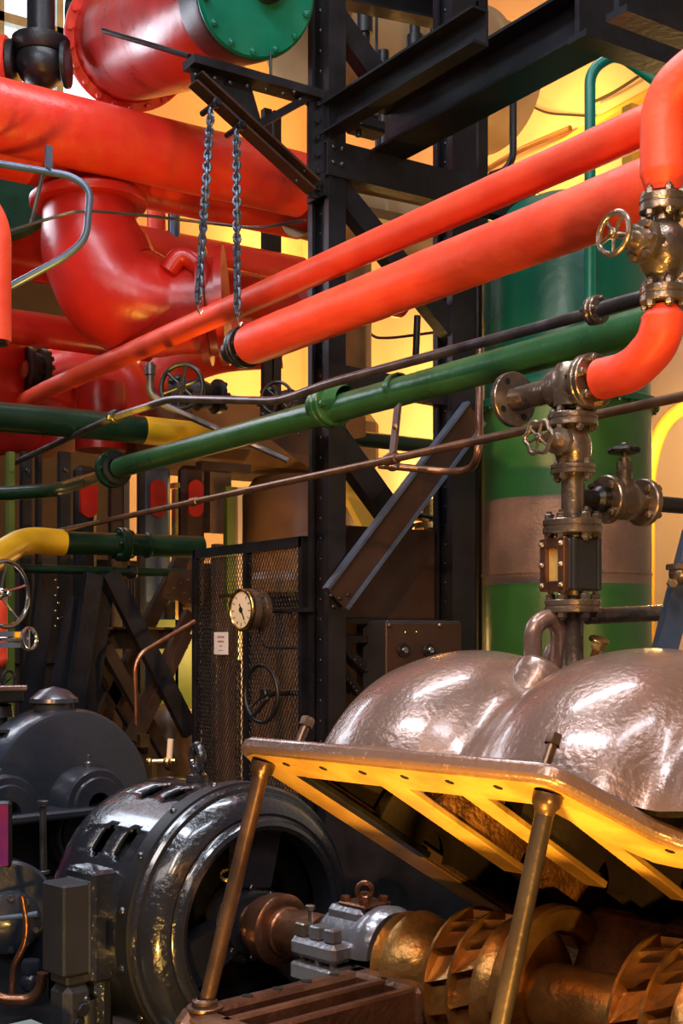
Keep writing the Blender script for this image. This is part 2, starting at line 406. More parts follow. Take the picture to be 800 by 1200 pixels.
# ---- bracket arm carrying the green drum, with the hanging chains
br = thing('bracket_arm', V3((XC - .3, Y0 + .08, PY(368, 105, Y0).z)), 'triangular riveted steel bracket fixed to the left of the column, holding up the drum', 'bracket')
yb_ = Y0 + .08
A1, A2 = PY(366, 105, yb_), None
zt = A1.z - .03
xt = PY(222, 75, yb_).x
def seg(a, b, prof, nm, mt='steel', upv=UP):
    m = MB(); m.extr(a, b, prof, upv); return m.build(nm, mt, br)
top0, top1 = V3((XC - .01, yb_, zt)), V3((XC - .60, yb_, zt))
seg(top0, top1, Rprof(.10, .035), 'top_chord')
dg0, dg1 = PY(362, 222, yb_), PY(224, 96, yb_)
seg(dg0, dg1, Cprof(.07, .055, .01), 'diagonal_chord', 'brown', V3((0, 0, 1)))
seg(PY(300, 148, yb_), PY(364, 113, yb_), Rprof(.05, .03), 'web_strut')
m = MB(); pts = [(222, 78), (262, 84), (262, 132), (224, 98)]
vs = [PY(*q, yb_ - .005) for q in pts] + [PY(*q, yb_ + .01) for q in pts]
m.add(vs, [(0, 1, 2, 3), (7, 6, 5, 4), (0, 4, 5, 1), (1, 5, 6, 2), (2, 6, 7, 3), (3, 7, 4, 0)]); m.build('gusset_plate', 'steel', br)
m = MB(); pts = [(262, 86), (292, 93), (309, 152), (297, 152), (262, 128)]
vs = [PY(*q, yb_ + .012) for q in pts] + [PY(*q, yb_ + .024) for q in pts]
n = 5; m.add(vs, [tuple(range(n)), tuple(range(n, 2 * n))[::-1]] + [(i, n + i, n + (i + 1) % n, (i + 1) % n) for i in range(n)]); m.build('gusset_plate', 'black', br)
m = MB()
for x, y in ((229, 88), (240, 90), (252, 92), (270, 97), (290, 101), (312, 105), (332, 110), (345, 108), (352, 117), (348, 212), (357, 200), (360, 216)): m.dome(PY(x, y, yb_ - .052), (0, -1, 0), .009)
m.build('rivet_row', 'steel', br)
for x, y in ((248, 125), (277, 151)):
    m = MB(); p = PY(x, y, yb_ - .05); m.tube([p + V3((0, .08, 0)), p - V3((0, .06, 0))], .012, 10); m.hexb(p - V3((0, .03, 0)), (0, -1, 0), .02, .02); m.build('chain_pin', 'steel', br)
def chain(a, b, label):
    t = thing('hanging_chain', a, label, 'chain', 'chains hanging from the bracket')
    L = (b - a).length; n = int(L / .023); d = (b - a) / n; m = MB()
    for i in range(n):
        c = a + d * (i + .5); pts = []
        ang = (i % 2) * PI / 2 + .6 + i * .05; sx = V3((math.cos(ang), math.sin(ang), 0))
        for k in range(10):
            q = 2 * PI * k / 10; pts.append(c + sx * .0125 * math.cos(q) + UP * .0195 * math.sin(q))
        m.tube(pts, .0068, 6, closed=True)
    m.build('chain_links', 'chain', t)
    h = MB(); h.tube([b, b - UP * .03, b - UP * .045 + V3((.012, 0, 0)), b - UP * .03 + V3((.02, 0, 0))], .005, 8); h.build('end_hook', 'chrome', t)
chain(PY(247, 130, yb_ - .1), PY(232, 354, yb_ - .1), 'left blue-grey chain hanging slightly aslant in front of the big red elbow')
chain(PY(277, 155, yb_ - .1), PY(278, 368, yb_ - .1), 'right blue-grey chain hanging straight down from the bracket')

# ---- drum with green cover, resting on the bracket
dA, dB, dC = P(299, -8, 5.1), P(262, 6, 5.32), P(151, 50, 7.2)
ax = (dC - dA).normalized()
t = thing('pressure_drum', dA - UP * .26, 'large red drum with a bolted teal end cover, above the thick red pipe', 'drum')
m = MB(); m.lathe([(0, .22), (0, .245), (.02, .25), (.26, .25), (.28, .235), (.28, 0)], 64, frame(dA, ax)); m.build('dark_end_section', 'black', t)
m = MB(); m.lathe([(-.025, 0), (-.025, .232), (-.015, .242), (.01, .242), (.01, 0)], 64, frame(dA, ax)); cv = m.build('end_cover', 'teal', t)
T = frame(dA - ax * .025, ax)
for i in range(14):
    an = 2 * PI * (i + .3) / 14; b = MB(); c = T @ V3((.215 * math.cos(an), .215 * math.sin(an), 0)); b.hexb(c, -ax, .014, .016); b.dome(c - ax * .014, -ax, .009); b.build('bolt', 'teal', cv)
m = MB(); m.lathe([(0, .07), (-.05, .065), (-.065, .05), (-.065, .03), (-.05, .025), (-.05, 0)], 32, frame(dA - ax * .02 + RT * .045 + UP * .03, ax)); m.build('centre_boss', 'black', t)
L = (dC - dA).length
m = MB(); m.lathe([(.26, .225), (.3, .236), (1.0, .30), (1.2, .305), (L - .1, .305), (L - .06, .315), (L - .03, .32), (L, .32), (L, 0)], 64, frame(dA, ax)); m.build('shell', 'red_deep', t)
m = MB(); m.disc(dC - ax * .055, ax, .365, .06, 64, bev=.1); fl = m.build('end_flange', 'red', t)
T = frame(dC - ax * .055, ax)
for i in range(22):
    an = 2 * PI * i / 22; b = MB(); c = T @ V3((.342 * math.cos(an), .342 * math.sin(an), 0)); b.hexb(c, -ax, .019, .025); b.build('bolt', 'red', fl)
m = MB(); m.tube([P(121, 36, 5.35), P(222, 66, 5.02)], .011, 8); m.build('tie_rod', 'steel', None, 'thin dark tie rod in front of the red drum', 'rod')
m = MB(); m.tube([PY(317, 62, Y0 + .05), PY(317, 102, Y0 + .05)], .006, 8); m.build('support_bolt', 'steel', br)
# pipe hanger posts seen behind the bracket
for px, lab in ((312, 'dark vertical post behind the bracket, left one of the pair'), (323, 'dark vertical post behind the bracket, right one of the pair')):
    p = PY(px, 100, 7.2); m = MB(); m.box((p.x, p.y, 4.5), (.055, .05, 1.9)); m.build('hanger_post', 'black', None, lab, 'post')

# ================================================================ GREEN TANK
tc = P(663, 500, 5.95); RK = .388
tc = V3((tc.x, tc.y, 0))
def zt_(py, d=5.6): return H + (HOR - py) / F * d
t = thing('storage_tank', tc, 'tall round green tank with a brown band and domed top, right of centre', 'tank')
z1, z2, z3, z4 = zt_(683), zt_(580), zt_(462), zt_(262)
TT = Matrix.Translation(tc)
for (a, b, mt, nm) in ((0.0, z1, 'tank_green', 'lower_shell'), (z1, z2, 'tank_brown', 'middle_band'), (z2, z3, 'tank_green', 'upper_shell')):
    m = MB(); m.lathe([(a, RK), (b, RK)] if a else [(0, 0), (0, RK), (b, RK)], 96, TT); m.build(nm, mt, t)
m = MB(); m.lathe([(z1 + .045, RK + .001), (z1 + .045, RK + .004), (z1 + .055, RK + .004), (z1 + .055, RK + .001)], 96, TT); m.build('lap_seam', 'tank_brown', t)
m = MB(); m.lathe([(z3 - .02, RK), (z3 - .02, RK + .035), (z3 + .008, RK + .04), (z3 + .014, RK + .035), (z3 + .014, RK)], 96, TT)
for i in range(40):
    an = 2 * PI * i / 40; m.hexb(tc + V3(((RK + .02) * math.cos(an), (RK + .02) * math.sin(an), z3 - .02)), (0, 0, -1), .009, .012)
m.build('rim_flange', 'tank_teal', t)
m = MB(); m.lathe([(z3 + .01, RK), (z4, RK)] + [(z4 + .24 * math.sin(q), RK * math.cos(q)) for q in [PI / 2 * i / 12 for i in range(1, 13)]], 96, TT); m.build('top_shell', 'tank_teal', t)
# vertical seam strip
sd = -(V3((tc.x, tc.y, 0))).normalized(); an0 = math.atan2(sd.y, sd.x) + .27
m = MB(); m.box(tc + V3((math.cos(an0) * RK, math.sin(an0) * RK, (z3 + z4) / 2)), (.02, .02, z4 - z3 - .03)); m.build('vertical_seam', 'tank_teal', t)
# teal vertical pipe bending over at the top
dq = 5.25
m = MB(); m.tube(fillet([P(691, 466, 5.66), P(691, 464, dq), P(691, 82, dq), P(722, 62, dq), P(770, 96, dq)], [0, .06, .16, .14, 0], 10), .023, 18)
m.build('vertical_pipe', 'teal', None, 'slim teal pipe rising in front of the tank and bending over at the top', 'pipe')
# ================================================================ LONG PIPES (run parallel to the rail)
def pipe(name, label, pts, r, m, fil=.1, n=20, cat='pipe', group=None):
    mb = MB(); mb.tube(fillet(pts, fil) if len(pts) > 2 else pts, r, n)
    return mb.build(name, m, None, label, cat, group)
XA, XB, XG = 2.68, 2.62, 2.50
def lagged(pts, r, n=22, step=.06, amp=.012, seed=1):    # cloth lagged pipe: slightly uneven radius
    rnd = random.Random(seed); P0 = [V3(p) for p in pts]; out = []
    for a, b in zip(P0, P0[1:]):
        k = max(1, int((b - a).length / step))
        for i in range(k): out.append(a + (b - a) * i / k)
    out.append(P0[-1])
    rs = []; v = 0
    for i in range(len(out)): v = v * .7 + rnd.uniform(-1, 1) * .6; rs.append(r * (1 + amp * v) if not isinstance(r, tuple) else (r[0] + (r[1] - r[0]) * i / (len(out) - 1)) * (1 + amp * v))
    return out, rs
a, b = PX(52, 458, XA), PX(840, 110, XA)
pts, rs = lagged([PX(22, 474, XA), a, b], (.050, .0555), seed=3)
m = MB(); m.tube(pts, rs, 26); m.build('lagged_pipe', 'red_lag', None, 'long slim orange-red pipe, the upper of the two sloping across the picture', 'pipe')
pts, rs = lagged([PX(291, 405, XB), PX(840, 192, XB)], (.083, .088), seed=5, amp=.02)
t = thing('lagged_pipe', PX(291, 430, XB), 'thick orange-red pipe with a black flange at its left end, below the slim one', 'pipe')
m = MB(); e0 = pts[0]; dr = (pts[1] - pts[0]).normalized()
m.tube([e0 + dr * .0, e0 + dr * .02] + pts[1:], [.055, .080] + rs[1:], 30); m.build('lagging', 'red_lag', t)
flange(t, e0 - dr * .06, dr, .088, .05, 'black', 8, br=.011)
m = MB(); m.lathe([(0, .06), (-.05, .06), (-.06, .05), (-.1, .05), (-.1, 0)], 28, frame(e0 - dr * .05, dr)); m.build('pipe_stub', 'black', t)
# green pipe with flanges and a clamp
ga, gb = PX(140, 548, XG), PX(756, 381, XG)
gd = (gb - ga).normalized()
t = thing('green_pipe', ga, 'long glossy green pipe with small flanges, crossing below the black rail', 'pipe')
m = MB(); m.tube([ga, gb + gd * .25], .048, 26); m.build('tube', 'green', t)
fc = PX(388, 473, XG)
flange(t, fc - gd * .03, gd, .085, .06, 'green', 4, br=.012, ph=.12)
m = MB(); m.lathe([(-.1, .048), (-.085, .058), (-.03, .062), (.04, .062), (.1, .048)], 28, frame(fc, gd)); m.build('collar', 'green', t)
flange(t, PX(133, 550, XG) - gd * .02, gd, .09, .035, 'dkgreen', 6, br=.011)
m = MB(); cp = PX(466, 456, XG); m.lathe([(-.012, .049), (-.012, .054), (.012, .054), (.012, .049)], 28, frame(cp, gd)); m.build('clamp_band', 'green', t)
m = MB(); m.lathe([(0, .075), (.0, .05), (.06, .05), (.09, .035), (.1, .0)], 24, frame(ga - gd * .02, -gd)); m.build('end_reducer', 'black', t)
# dark rail above the green pipe
XR = 2.30
rp = [PX(12, 545, XR), PX(133, 489, XR), PX(200, 467, XR), PX(328, 470, XR), PX(386, 449, XR), PX(748, 352, XR)]
t = thing('thin_steel_pipe', PX(12, 545, XR), 'long thin dark steel pipe with a kink left of centre, ending at the upper valve', 'pipe')
m = MB(); m.tube(fillet(rp, .1), .0150, 14); m.build('tube', 'rail', t)
m = MB(); m.tube([PX(12, 545, XR) + V3((0, 0, .01)), PX(10, 560, XR), PX(11, 640, XR)], .0145, 12); m.build('down_leg', 'rail', t)
d = (rp[-1] - rp[-2]).normalized(); q = PX(697, 364, XR)
flange(t, q - d * .012, d, .036, .03, 'iron', 4, br=.007)
m = MB(); m.disc(PX(135, 488, XR) - d * .02, d, .03, .04, 16); m.hexb(PX(135, 488, XR), V3((-1, 0, 0)), .02, .04); m.build('coupling', 'black', t)
m = MB(); m.tube([q + d * .03, q + d * .38], .0185, 14); m.build('sleeve', 'rail', t)
# lower thin pipe with sockets, and the hanger bracket with a looped pipe
XE = 2.32
e0, e1 = PX(70, 622, XE), PX(830, 458, XE)
t = thing('thin_steel_pipe', e0, 'straight thin brown steel pipe, lowest of the sloping pipes, passing behind the valve stack', 'pipe')
m = MB(); m.tube([e0, e1], .0125, 14); m.build('tube', 'rod', t)
ed = (e1 - e0).normalized()
for px in (228, 459):
    c = PX(px, 0, XE); tt = (c.y - e0.y) / (e1.y - e0.y); c = e0 + (e1 - e0) * tt
    m = MB(); m.lathe([(-.03, .0125), (-.028, .017), (.028, .017), (.03, .0125)], 18, frame(c, ed)); m.build('socket', 'rod', t)
t = thing('pipe_hanger', PX(460, 535, 2.42), 'brown strap hanging from the green pipe clamp and holding the thin pipe', 'bracket')
m = MB(); m.extr(PX(466, 476, 2.44), PX(460, 533, 2.36), Rprof(.035, .010), V3((-1, 0, 0))); m.build('strap', 'wood', t)
m = MB(); m.ring(PX(459, 541, 2.34), ed, .024, .007, 24, 8); m.dome(PX(463, 500, 2.38), (-1, 0, 0), .012); m.build('clip', 'rod', t)
dl = 2.62
lp = [PX(446, 545, dl - .2), PX(555, 558, dl), PX(562, 520, dl + .0), PX(562, 470, dl), PX(562, 395, dl)]
pipe('looped_pipe', 'thin brown pipe bending from the hanger to a vertical run beside the tank', [PX(444, 545, 2.45), PX(548, 555, 2.62), P(561, 535, 3.9), P(562, 400, 4.3)], .0125, 'rod', .12, 12)

# ================================================================ VALVE STACK
dS = 3.0
sx = P(671, 600, dS); XS = sx.x
DY = V3((0, 1, 0)); DX = V3((1, 0, 0))
def S(py): return V3((sx.x, sx.y, H + (HOR - py) / F * dS))
st = thing('valve_stack', S(790), 'vertical stack of polished flanges, globe valve and sight glass standing in the casing top', 'valve assembly')
m = MB(); m.tube([S(800), S(712)], .026, 26); m.build('riser_pipe', 'iron', st)
flange(st, S(718), UP, .066, .030, nb=6, br=.012, m='iron', ph=.3)
flange(st, S(626), UP, .070, .034, nb=6, br=.012, m='iron', ph=.3)
m = MB(); m.tube([S(628), S(700)], .033, 20); m.tube([S(704), S(640)], .03, 20); m.build('neck', 'iron', st)
# sight glass box
bxc = (S(630) + S(695)) / 2
bw = .052
m = MB(); Tb = Matrix.Translation(bxc) @ Matrix.Rotation(math.radians(-8), 4, 'Z')
m.box((0, 0, 0), (.098, .098, .122), Tb, bev=.006); sg = m.build('sight_glass_box', 'box', st)
m = MB(); fy = -.0535 * 1
xf = -.0535
for (cy, cz, wy, wz) in ((-.036, 0, .026, .124), (.036, 0, .026, .124), (0, .05, .05, .024), (0, -.05, .05, .024)): m.box((xf, cy, cz), (.014, wy, wz), Tb, bev=.002)
m.build('window_frame', 'copper', sg)
m = MB(); m.box((-.049, 0, 0), (.004, .05, .08), Tb); m.build('sight_glass', mat('amber_glass', (.75, .45, .12), .08, coat=1, vscale=20), sg)
for cy in (-.038, .038):
    for cz in (-.048, 0, .048): m = MB(); m.dome(Tb @ V3((xf - .007, cy, cz)), Tb.to_3x3() @ V3((-1, 0, 0)), .0075, 1.); m.build('screw', 'iron', sg)
m = MB()
for a_ in (-.035, .035): m.box((a_, -.052, 0), (.012, .012, .12), Tb, bev=.002)
m.build('corner_rib', 'box', sg)
# pipe section above with branch
m = MB(); m.tube([S(612), S(548)], .027, 26); m.build('riser_pipe', 'iron', st)
flange(st, S(556), UP, .052, .022, nb=4, br=.011, m='iron', ph=.15)
m = MB(); m.lathe([(-.062, .025), (-.045, .03), (-.033, .037), (-.012, .043), (.012, .043), (.03, .037), (.042, .028), (.055, .026)], 32, Matrix.Translation(S(525))); m.build('globe_body', 'iron', st)
flange(st, S(500), UP, .058, .03, nb=6, br=.010, m='iron', ph=.1)
# bonnet and scalloped handwheel towards the viewer's left
hb = S(520); dn = (-DX * .97 - DY * .2).normalized()
m = MB(); m.lathe([(.02, .027), (.045, .027), (.047, .034), (.06, .034), (.062, .02), (.08, .018), (.082, .013), (.13, .012), (.132, .0)], 8, frame(hb, dn)); m.build('bonnet', 'iron', st)
m = MB(); m.tube([hb + dn * .08, hb + dn * .145], .006, 10); m.build('stem', 'chrome', st)
handwheel(st, hb + dn * .135, dn, .036, .0055, 6, 'iron', wob=.0035, hub=.009)
# angle body with round blank flange to the left
bc = S(452)
m = MB(); m.lathe([(-.05, .045), (-.03, .046), (.0, .052), (.03, .05), (.05, .038), (.058, .0)], 32, Matrix.Translation(bc)); m.lathe([(-.05, .046), (0, .05), (.06, .045)], 32, frame(bc, DY)); m.build('angle_body', 'iron', st)
m = MB(); m.lathe([(.03, .04), (.07, .030), (.19, .029), (.2, .03)], 28, frame(bc, DY)); m.build('branch_pipe', 'iron', st)
m = MB(); bf = bc + DY * .20; m.disc(bf, DY, .068, .018, 40, bev=.1); bfo = m.build('blank_flange', 'iron', st)
T = frame(bf, DY)
for i in range(4): m = MB(); an = PI / 4 + i * PI / 2 + .2; m.disc(T @ V3((.05 * math.cos(an), .05 * math.sin(an), -.001)), -DY, .008, .001, 14); m.build('bolt_hole', 'black', bfo)
flange(st, bc - DY * .075, DY, .064, .030, nb=6, br=.011, m='iron', ph=.25)
# side branch valve to the right
sb = S(582)
m = MB(); m.tube([sb + DX * .02, sb + DX * .09], .020, 20); m.lathe([(.07, .02), (.08, .03), (.13, .034), (.135, .034)], 28, frame(sb, DX)); m.build('side_branch', 'black', st)
vt = thing('side_valve', sb + DX * .17 - UP * .06, 'small globe valve with dark upright handwheel on the right side branch of the stack', 'valve')
flange(vt, sb + DX * .10, DX, .058, .020, nb=4, br=.010, m='iron', ph=.5, gap=False)
m = MB(); m.lathe([(.115, .03), (.13, .034), (.16, .046), (.185, .046), (.21, .034), (.235, .03)], 32, frame(sb, DX)); m.build('globe_body', 'iron', vt)
flange(vt, sb + DX * .225, DX, .058, .020, nb=4, br=.010, m='iron', ph=.5, gap=False)
vc = sb + DX * .17
m = MB(); m.lathe([(.03, .028), (.05, .028), (.052, .02), (.07, .02)], 20, Matrix.Translation(vc)); m.lathe([(.065, .02), (.095, .02)], 6, Matrix.Translation(vc)); m.lathe([(.095, .0), (.095, .014), (.105, .014), (.106, .006), (.125, .006)], 16, Matrix.Translation(vc)); m.build('bonnet', 'iron', vt)
m = MB(); hwc = vc + UP * .122
m.lathe([(-.008, .01), (-.009, .026), (-.006, .036), (0, .039), (.006, .036), (.009, .026), (.008, .0)], 48, Matrix.Translation(hwc), wob=.07); hwb = m.build('handwheel', 'black', vt)
m = MB(); m.hexb(hwc + UP * .008, UP, .008, .01); m.build('nut', 'iron', hwb)
pipe('side_pipe', 'dark pipe leaving the side valve towards the right edge', [sb + DX * .245, sb + DX * .60], .020, 'black')
# ---- upper valve under the vertical red bend
dV = 2.78; v0 = P(777, 290, dV)
v0 = V3((XS, PX(777, 290, XS).y, v0.z)); dV = v0.dot(FW)
def VV(py): return V3((v0.x, v0.y, H + (HOR - py) / F * dV))
vt = thing('gate_valve', VV(350), 'upper globe valve with a side handwheel between two red bends at the right edge', 'valve')
flange(vt, VV(250), UP, .052, .036, nb=6, br=.010, m='iron')
flange(vt, VV(355), UP, .050, .034, nb=6, br=.010, m='iron')
m = MB(); m.lathe([(-.10, .024), (-.075, .024), (-.06, .034), (-.035, .052), (0, .057), (.03, .05), (.05, .034), (.06, .024), (.09, .024)], 36, Matrix.Translation(VV(292))); m.build('valve_body', 'iron', vt)
hb = VV(290); dn = (-DX + UP * .03).normalized()
m = MB(); m.lathe([(.03, .036), (.055, .036), (.055, .046), (.068, .046), (.07, .030), (.085, .026), (.086, .018), (.11, .016), (.112, .0)], 24, frame(hb, dn)); bo = m.build('bonnet', 'iron', vt)
T = frame(hb, dn)
for i in range(6): m = MB(); an = 2 * PI * i / 6; c = T @ V3((.037 * math.cos(an), .037 * math.sin(an), .05)); m.hexb(c, dn, .009, .03); m.hexb(c, -dn, .009, .01); m.build('bolt', 'iron', bo)
m = MB(); m.tube([hb + dn * .1, hb + dn * .16], .007, 10); m.build('stem', 'chrome', vt)
handwheel(vt, hb + dn * .15, dn, .0435, .0062, 5, 'iron', hub=.011)
# red bends
def bend(label, pts, r, fil, seed, m='red_lag', name='lagged_bend', e0=.8, e1=.8):
    f = fillet(pts, fil, 10); p, rs = lagged(f, r, step=.03, amp=.012, seed=seed); rs[0] *= e0; rs[-1] *= e1
    if e0 < 1: rs[1] *= .95
    if e1 < 1: rs[-2] *= .95
    mb = MB(); mb.tube(p, rs, 28); return mb.build(name, m, None, label, 'pipe')
bend('bright red vertical bend coming down from the right edge onto the upper valve', [VV(226), VV(190), VV(110), V3((XS + .05, v0.y - .16, VV(70).z)), V3((XS + .05, v0.y - .5, VV(62).z))], .050, [0, .05, .12, .2, 0], 11, e0=.72)
eb = bc - DY * .08
bend('short fat bright red bend curling down from the upper valve into the valve stack', [VV(358), VV(380), V3((XS, v0.y + .02, eb.z + .045)), V3((XS, v0.y + .09, eb.z + .0)), eb - DY * .02, eb], .047, [0, .02, .07, .07, .02, 0], 12, e0=.6, e1=.72)
# ================================================================ RED PIPEWORK, UPPER LEFT
YK = 5.95
k0 = PY(0, 128, YK); 
def xpipe(name, label, px0, pya, px1, r, m, y, cat='pipe', n=32, cap=0., amp=.006):
    a = PY(px0, pya, y); b = PY(px1, pya, y); b = V3((b.x, y, a.z))
    if px0 <= -40: a.x -= 1.3
    pts, rs = lagged([a, b], r, step=.1, amp=amp, seed=int(px0 + pya)); mb = MB(); mb.tube(pts, rs, n)
    return mb.build(name, m, None, label, cat)
xpipe('red_main_pipe', 'very thick glossy red main pipe at the upper left, topmost of the horizontal mains', -40, 126, 352, .168, 'red', YK - .05)
xpipe('red_main_pipe', 'second thick red main pipe just under the topmost one, its flank lit orange', -40, 168, 352, .135, 'red', YK + .36)
xpipe('red_main_pipe', 'red main pipe behind the big elbow, running out to its left', -40, 278, 120, .19, 'red_deep', 7.3)
xpipe('red_main_pipe', 'red main pipe leaving the big elbow on its right, level with the chains', 158, 284, 352, .105, 'red', 7.2)
xpipe('red_main_pipe', 'red pipe right of the elbow mouth, passing behind the upper sloping pipe', 238, 338, 372, .14, 'red_deep', 6.75)
xpipe('red_main_pipe', 'dark red pipe running left under the big elbow', -40, 375, 175, .095, 'red_deep', 6.9)
xpipe('red_main_pipe', 'short thick red pipe seen between the two sloping pipes behind the column', 360, 330, 470, .11, 'red_deep', 6.0)
# big elbow
de = 6.6
t = thing('big_elbow', P(170, 420, de), 'huge red pipe elbow with an open flange on top, upper left', 'pipe elbow')
ep = fillet([P(104, 238, de), P(106, 282, de), P(135, 348, de), P(190, 362, de), P(236, 360, de)], [0, .2, .25, .2, 0], 12)
n_ = len(ep); rs = [.235 + .05 * math.sin(PI * min(1, i / n_ * 1.1)) for i in range(n_)]
m = MB(); m.tube(ep, rs, 48, cap=False); m.build('elbow_body', 'red_deep', t)
d0 = (ep[0] - ep[1]).normalized(); d1 = (ep[-1] - ep[-2]).normalized()
m = MB(); m.lathe([(-.02, .23), (-.02, .295), (-.01, .30), (.02, .30), (.03, .29), (.03, .2), (-.02, .2)], 56, frame(ep[0], d0), closed=True); m.build('top_flange', 'red_deep', t)
m = MB(); m.lathe([(0, .23), (.0, .30), (.04, .30), (.045, .25), (.09, .25), (.09, .30), (.13, .30), (.13, .0)], 56, frame(ep[-1], d1)); m.build('side_flange', 'red_deep', t)
m = MB(); m.tube(fillet([P(197, 318, 6.4), P(212, 296, 6.4), P(236, 312, 6.4), P(240, 345, 6.4)], .08), .05, 16); m.build('small_branch_pipe', 'red_deep', None, 'small red hooked pipe at the inner corner of the big elbow', 'pipe')
m = MB(); m.lathe([(0, 0), (0, .27), (.05, .27), (.05, 0)], 40, frame(P(12, 235, 7.1), (-.6, -.7, .3))); m.build('blind_flange', 'dkgreen', None, 'dark green round flange half hidden behind the bent rail at the left edge', 'flange')
# red vertical pipe at the left edge
m = MB(); p = P(-3, 400, 4.4); q = P(-3, 262, 4.4)
m.tube(fillet([p, q, P(-30, 225, 4.4)], .08), .047, 24); o = m.build('vertical_red_pipe', 'red_lag', None, 'bright orange-red vertical pipe end at the left edge', 'pipe')
m = MB(); m.disc(p - UP * .012, UP, .038, .014, 20); m.build('open_end', 'black', o)
m = MB(); m.tube([P(183, 225, 7.9), P(183, 300, 7.9)], .058, 20); m.build('vertical_red_pipe', 'red_lag', None, 'short upright red pipe seen just right of the elbow top flange', 'pipe')
m = MB(); m.tube([P(204, 225, 7.9), P(204, 300, 7.9)], .038, 16); m.build('vertical_grey_pipe', 'bluesteel', None, 'short upright blue-grey pipe beside the upright red one', 'pipe')
# lower red fittings
def simple_thing(name, label, cat, mb, m): return mb.build(name, m, None, label, cat)
m = MB(); q_ = P(-14, 440, 7.79); m.lathe([(-.29, .12), (-.23, .24), (0, .28), (.23, .26), (.30, .12)], 36, frame(q_, (0, 0, 1))); simple_thing('red_vessel', 'rounded red vessel at the left edge under the vertical pipe end', 'vessel', m, 'red_deep')
m = MB(); m.tube(fillet([P(-60, 505, 8.14), P(30, 495, 8.14), P(70, 502, 8.14), P(78, 525, 8.14)], .2), .19, 28); simple_thing('red_bend', 'red bend showing under the dark green horizontal pipe at the left', 'pipe', m, 'red_deep')
m = MB(); e_ = fillet([P(60, 510, 8.26), P(62, 440, 8.26), P(100, 430, 8.26), P(150, 450, 8.26), P(158, 515, 8.26)], .25); m.tube(e_, .175, 30); simple_thing('red_bend', 'arched red bend rising behind the left end of the slim sloping pipe', 'pipe', m, 'red')
m = MB(); m.tube([P(118, 450, 7.91), P(118, 528, 7.91)], .155, 28); simple_thing('vertical_red_pipe', 'stout red upright pipe below the big elbow', 'pipe', m, 'red_deep')
m = MB(); m.tube(fillet([P(170, 510, 8.50), P(190, 430, 8.50), P(250, 405, 8.50), P(330, 400, 8.50)], .25), .175, 28); simple_thing('red_bend', 'orange-lit red bend behind the black handwheel', 'pipe', m, 'red')
m = MB(); m.lathe([(0, .05), (0, .13), (.03, .13), (.03, .1), (.08, .1), (.08, .13), (.12, .13), (.12, .05)], 24, frame(P(30, 432, 7.67), (1, 0, 0)))
for i in range(12):
    an = 2 * PI * i / 12; m.hexb(frame(P(30, 432, 7.67), (1, 0, 0)) @ V3((.11 * math.cos(an), .11 * math.sin(an), .12)), (1, 0, 0), .016, .02)
simple_thing('pipe_joint', 'black bolted joint between the red fittings at the left', 'pipe joint', m, 'black')
# green and yellow horizontals
YG = 5.75
def bandpipe(name, label, y, segs, r, n=28):
    a = PY(*segs[0][0], y); t = thing(name, a, label, 'pipe')
    for (p0, p1, mt, nm) in segs:
        A, B = PY(*p0, y), PY(*p1, y); m = MB(); m.tube([A, B], r, n); m.build(nm, mt, t)
    return t
bandpipe('green_pipe', 'thick dark green horizontal pipe with a yellow painted band at its right end', YG, [((-30, 486), (100, 497), 'dkgreen', 'pipe_section'), ((100, 497), (167, 504), 'dkgreen', 'pipe_section'), ((167, 504), (246, 512), 'yellow', 'yellow_band')], .068)
YJ = 5.9
t = bandpipe('green_pipe', 'lower horizontal dark green pipe with double flanges, continuing the yellow bend', YJ, [((73, 636), (142, 638), 'dkgreen', 'pipe_section'), ((142, 638), (236, 641), 'dkgreen', 'pipe_section')], .056)
flange(t, PY(138, 638, YJ), DX, .085, .05, 'dkgreen', 6, br=.014)
m = MB(); m.disc(PY(170, 639, YJ), DX, .065, .02, 24); m.build('collar', 'dkgreen', t)
m = MB(); m.tube(fillet([PY(75, 636, YJ), PY(30, 632, YJ), PY(-30, 668, YJ - .2)], .25), .064, 26); m.build('yellow_bend', 'yellow', t)
m = MB(); m.tube([PY(18, 666, YJ), PY(120, 669, YJ), PY(232, 672, YJ)], .021, 14); t = m.build('green_pipe', 'dkgreen', None, 'thin dark green horizontal pipe right below the flanged one', 'pipe')
m = MB(); m.disc(PY(150, 670, YJ), DX, .035, .04, 16); m.tube([PY(154, 668, YJ), PY(155, 700, YJ)], .014, 10); m.build('drain_cock', 'black', t)
m = MB(); m.tube(fillet([PY(12, 578, 5.4), PY(62, 575, 5.4), PX(112, 560, XG)], .2), .031, 18); m.tube([PY(-30, 579, 5.4), PY(14, 578, 5.4)], .031, 18); m.build('green_pipe', 'dkgreen', None, 'dark green pipe joining the long green pipe from the left edge', 'pipe')
m = MB(); a, b = PY(400, 512, 5.6), PY(512, 540, 5.6); b.z = a.z; m.tube([a, b], .042, 18); m.build('green_pipe', 'dkgreen', None, 'short dark green pipe seen through the frame right of the column', 'pipe')
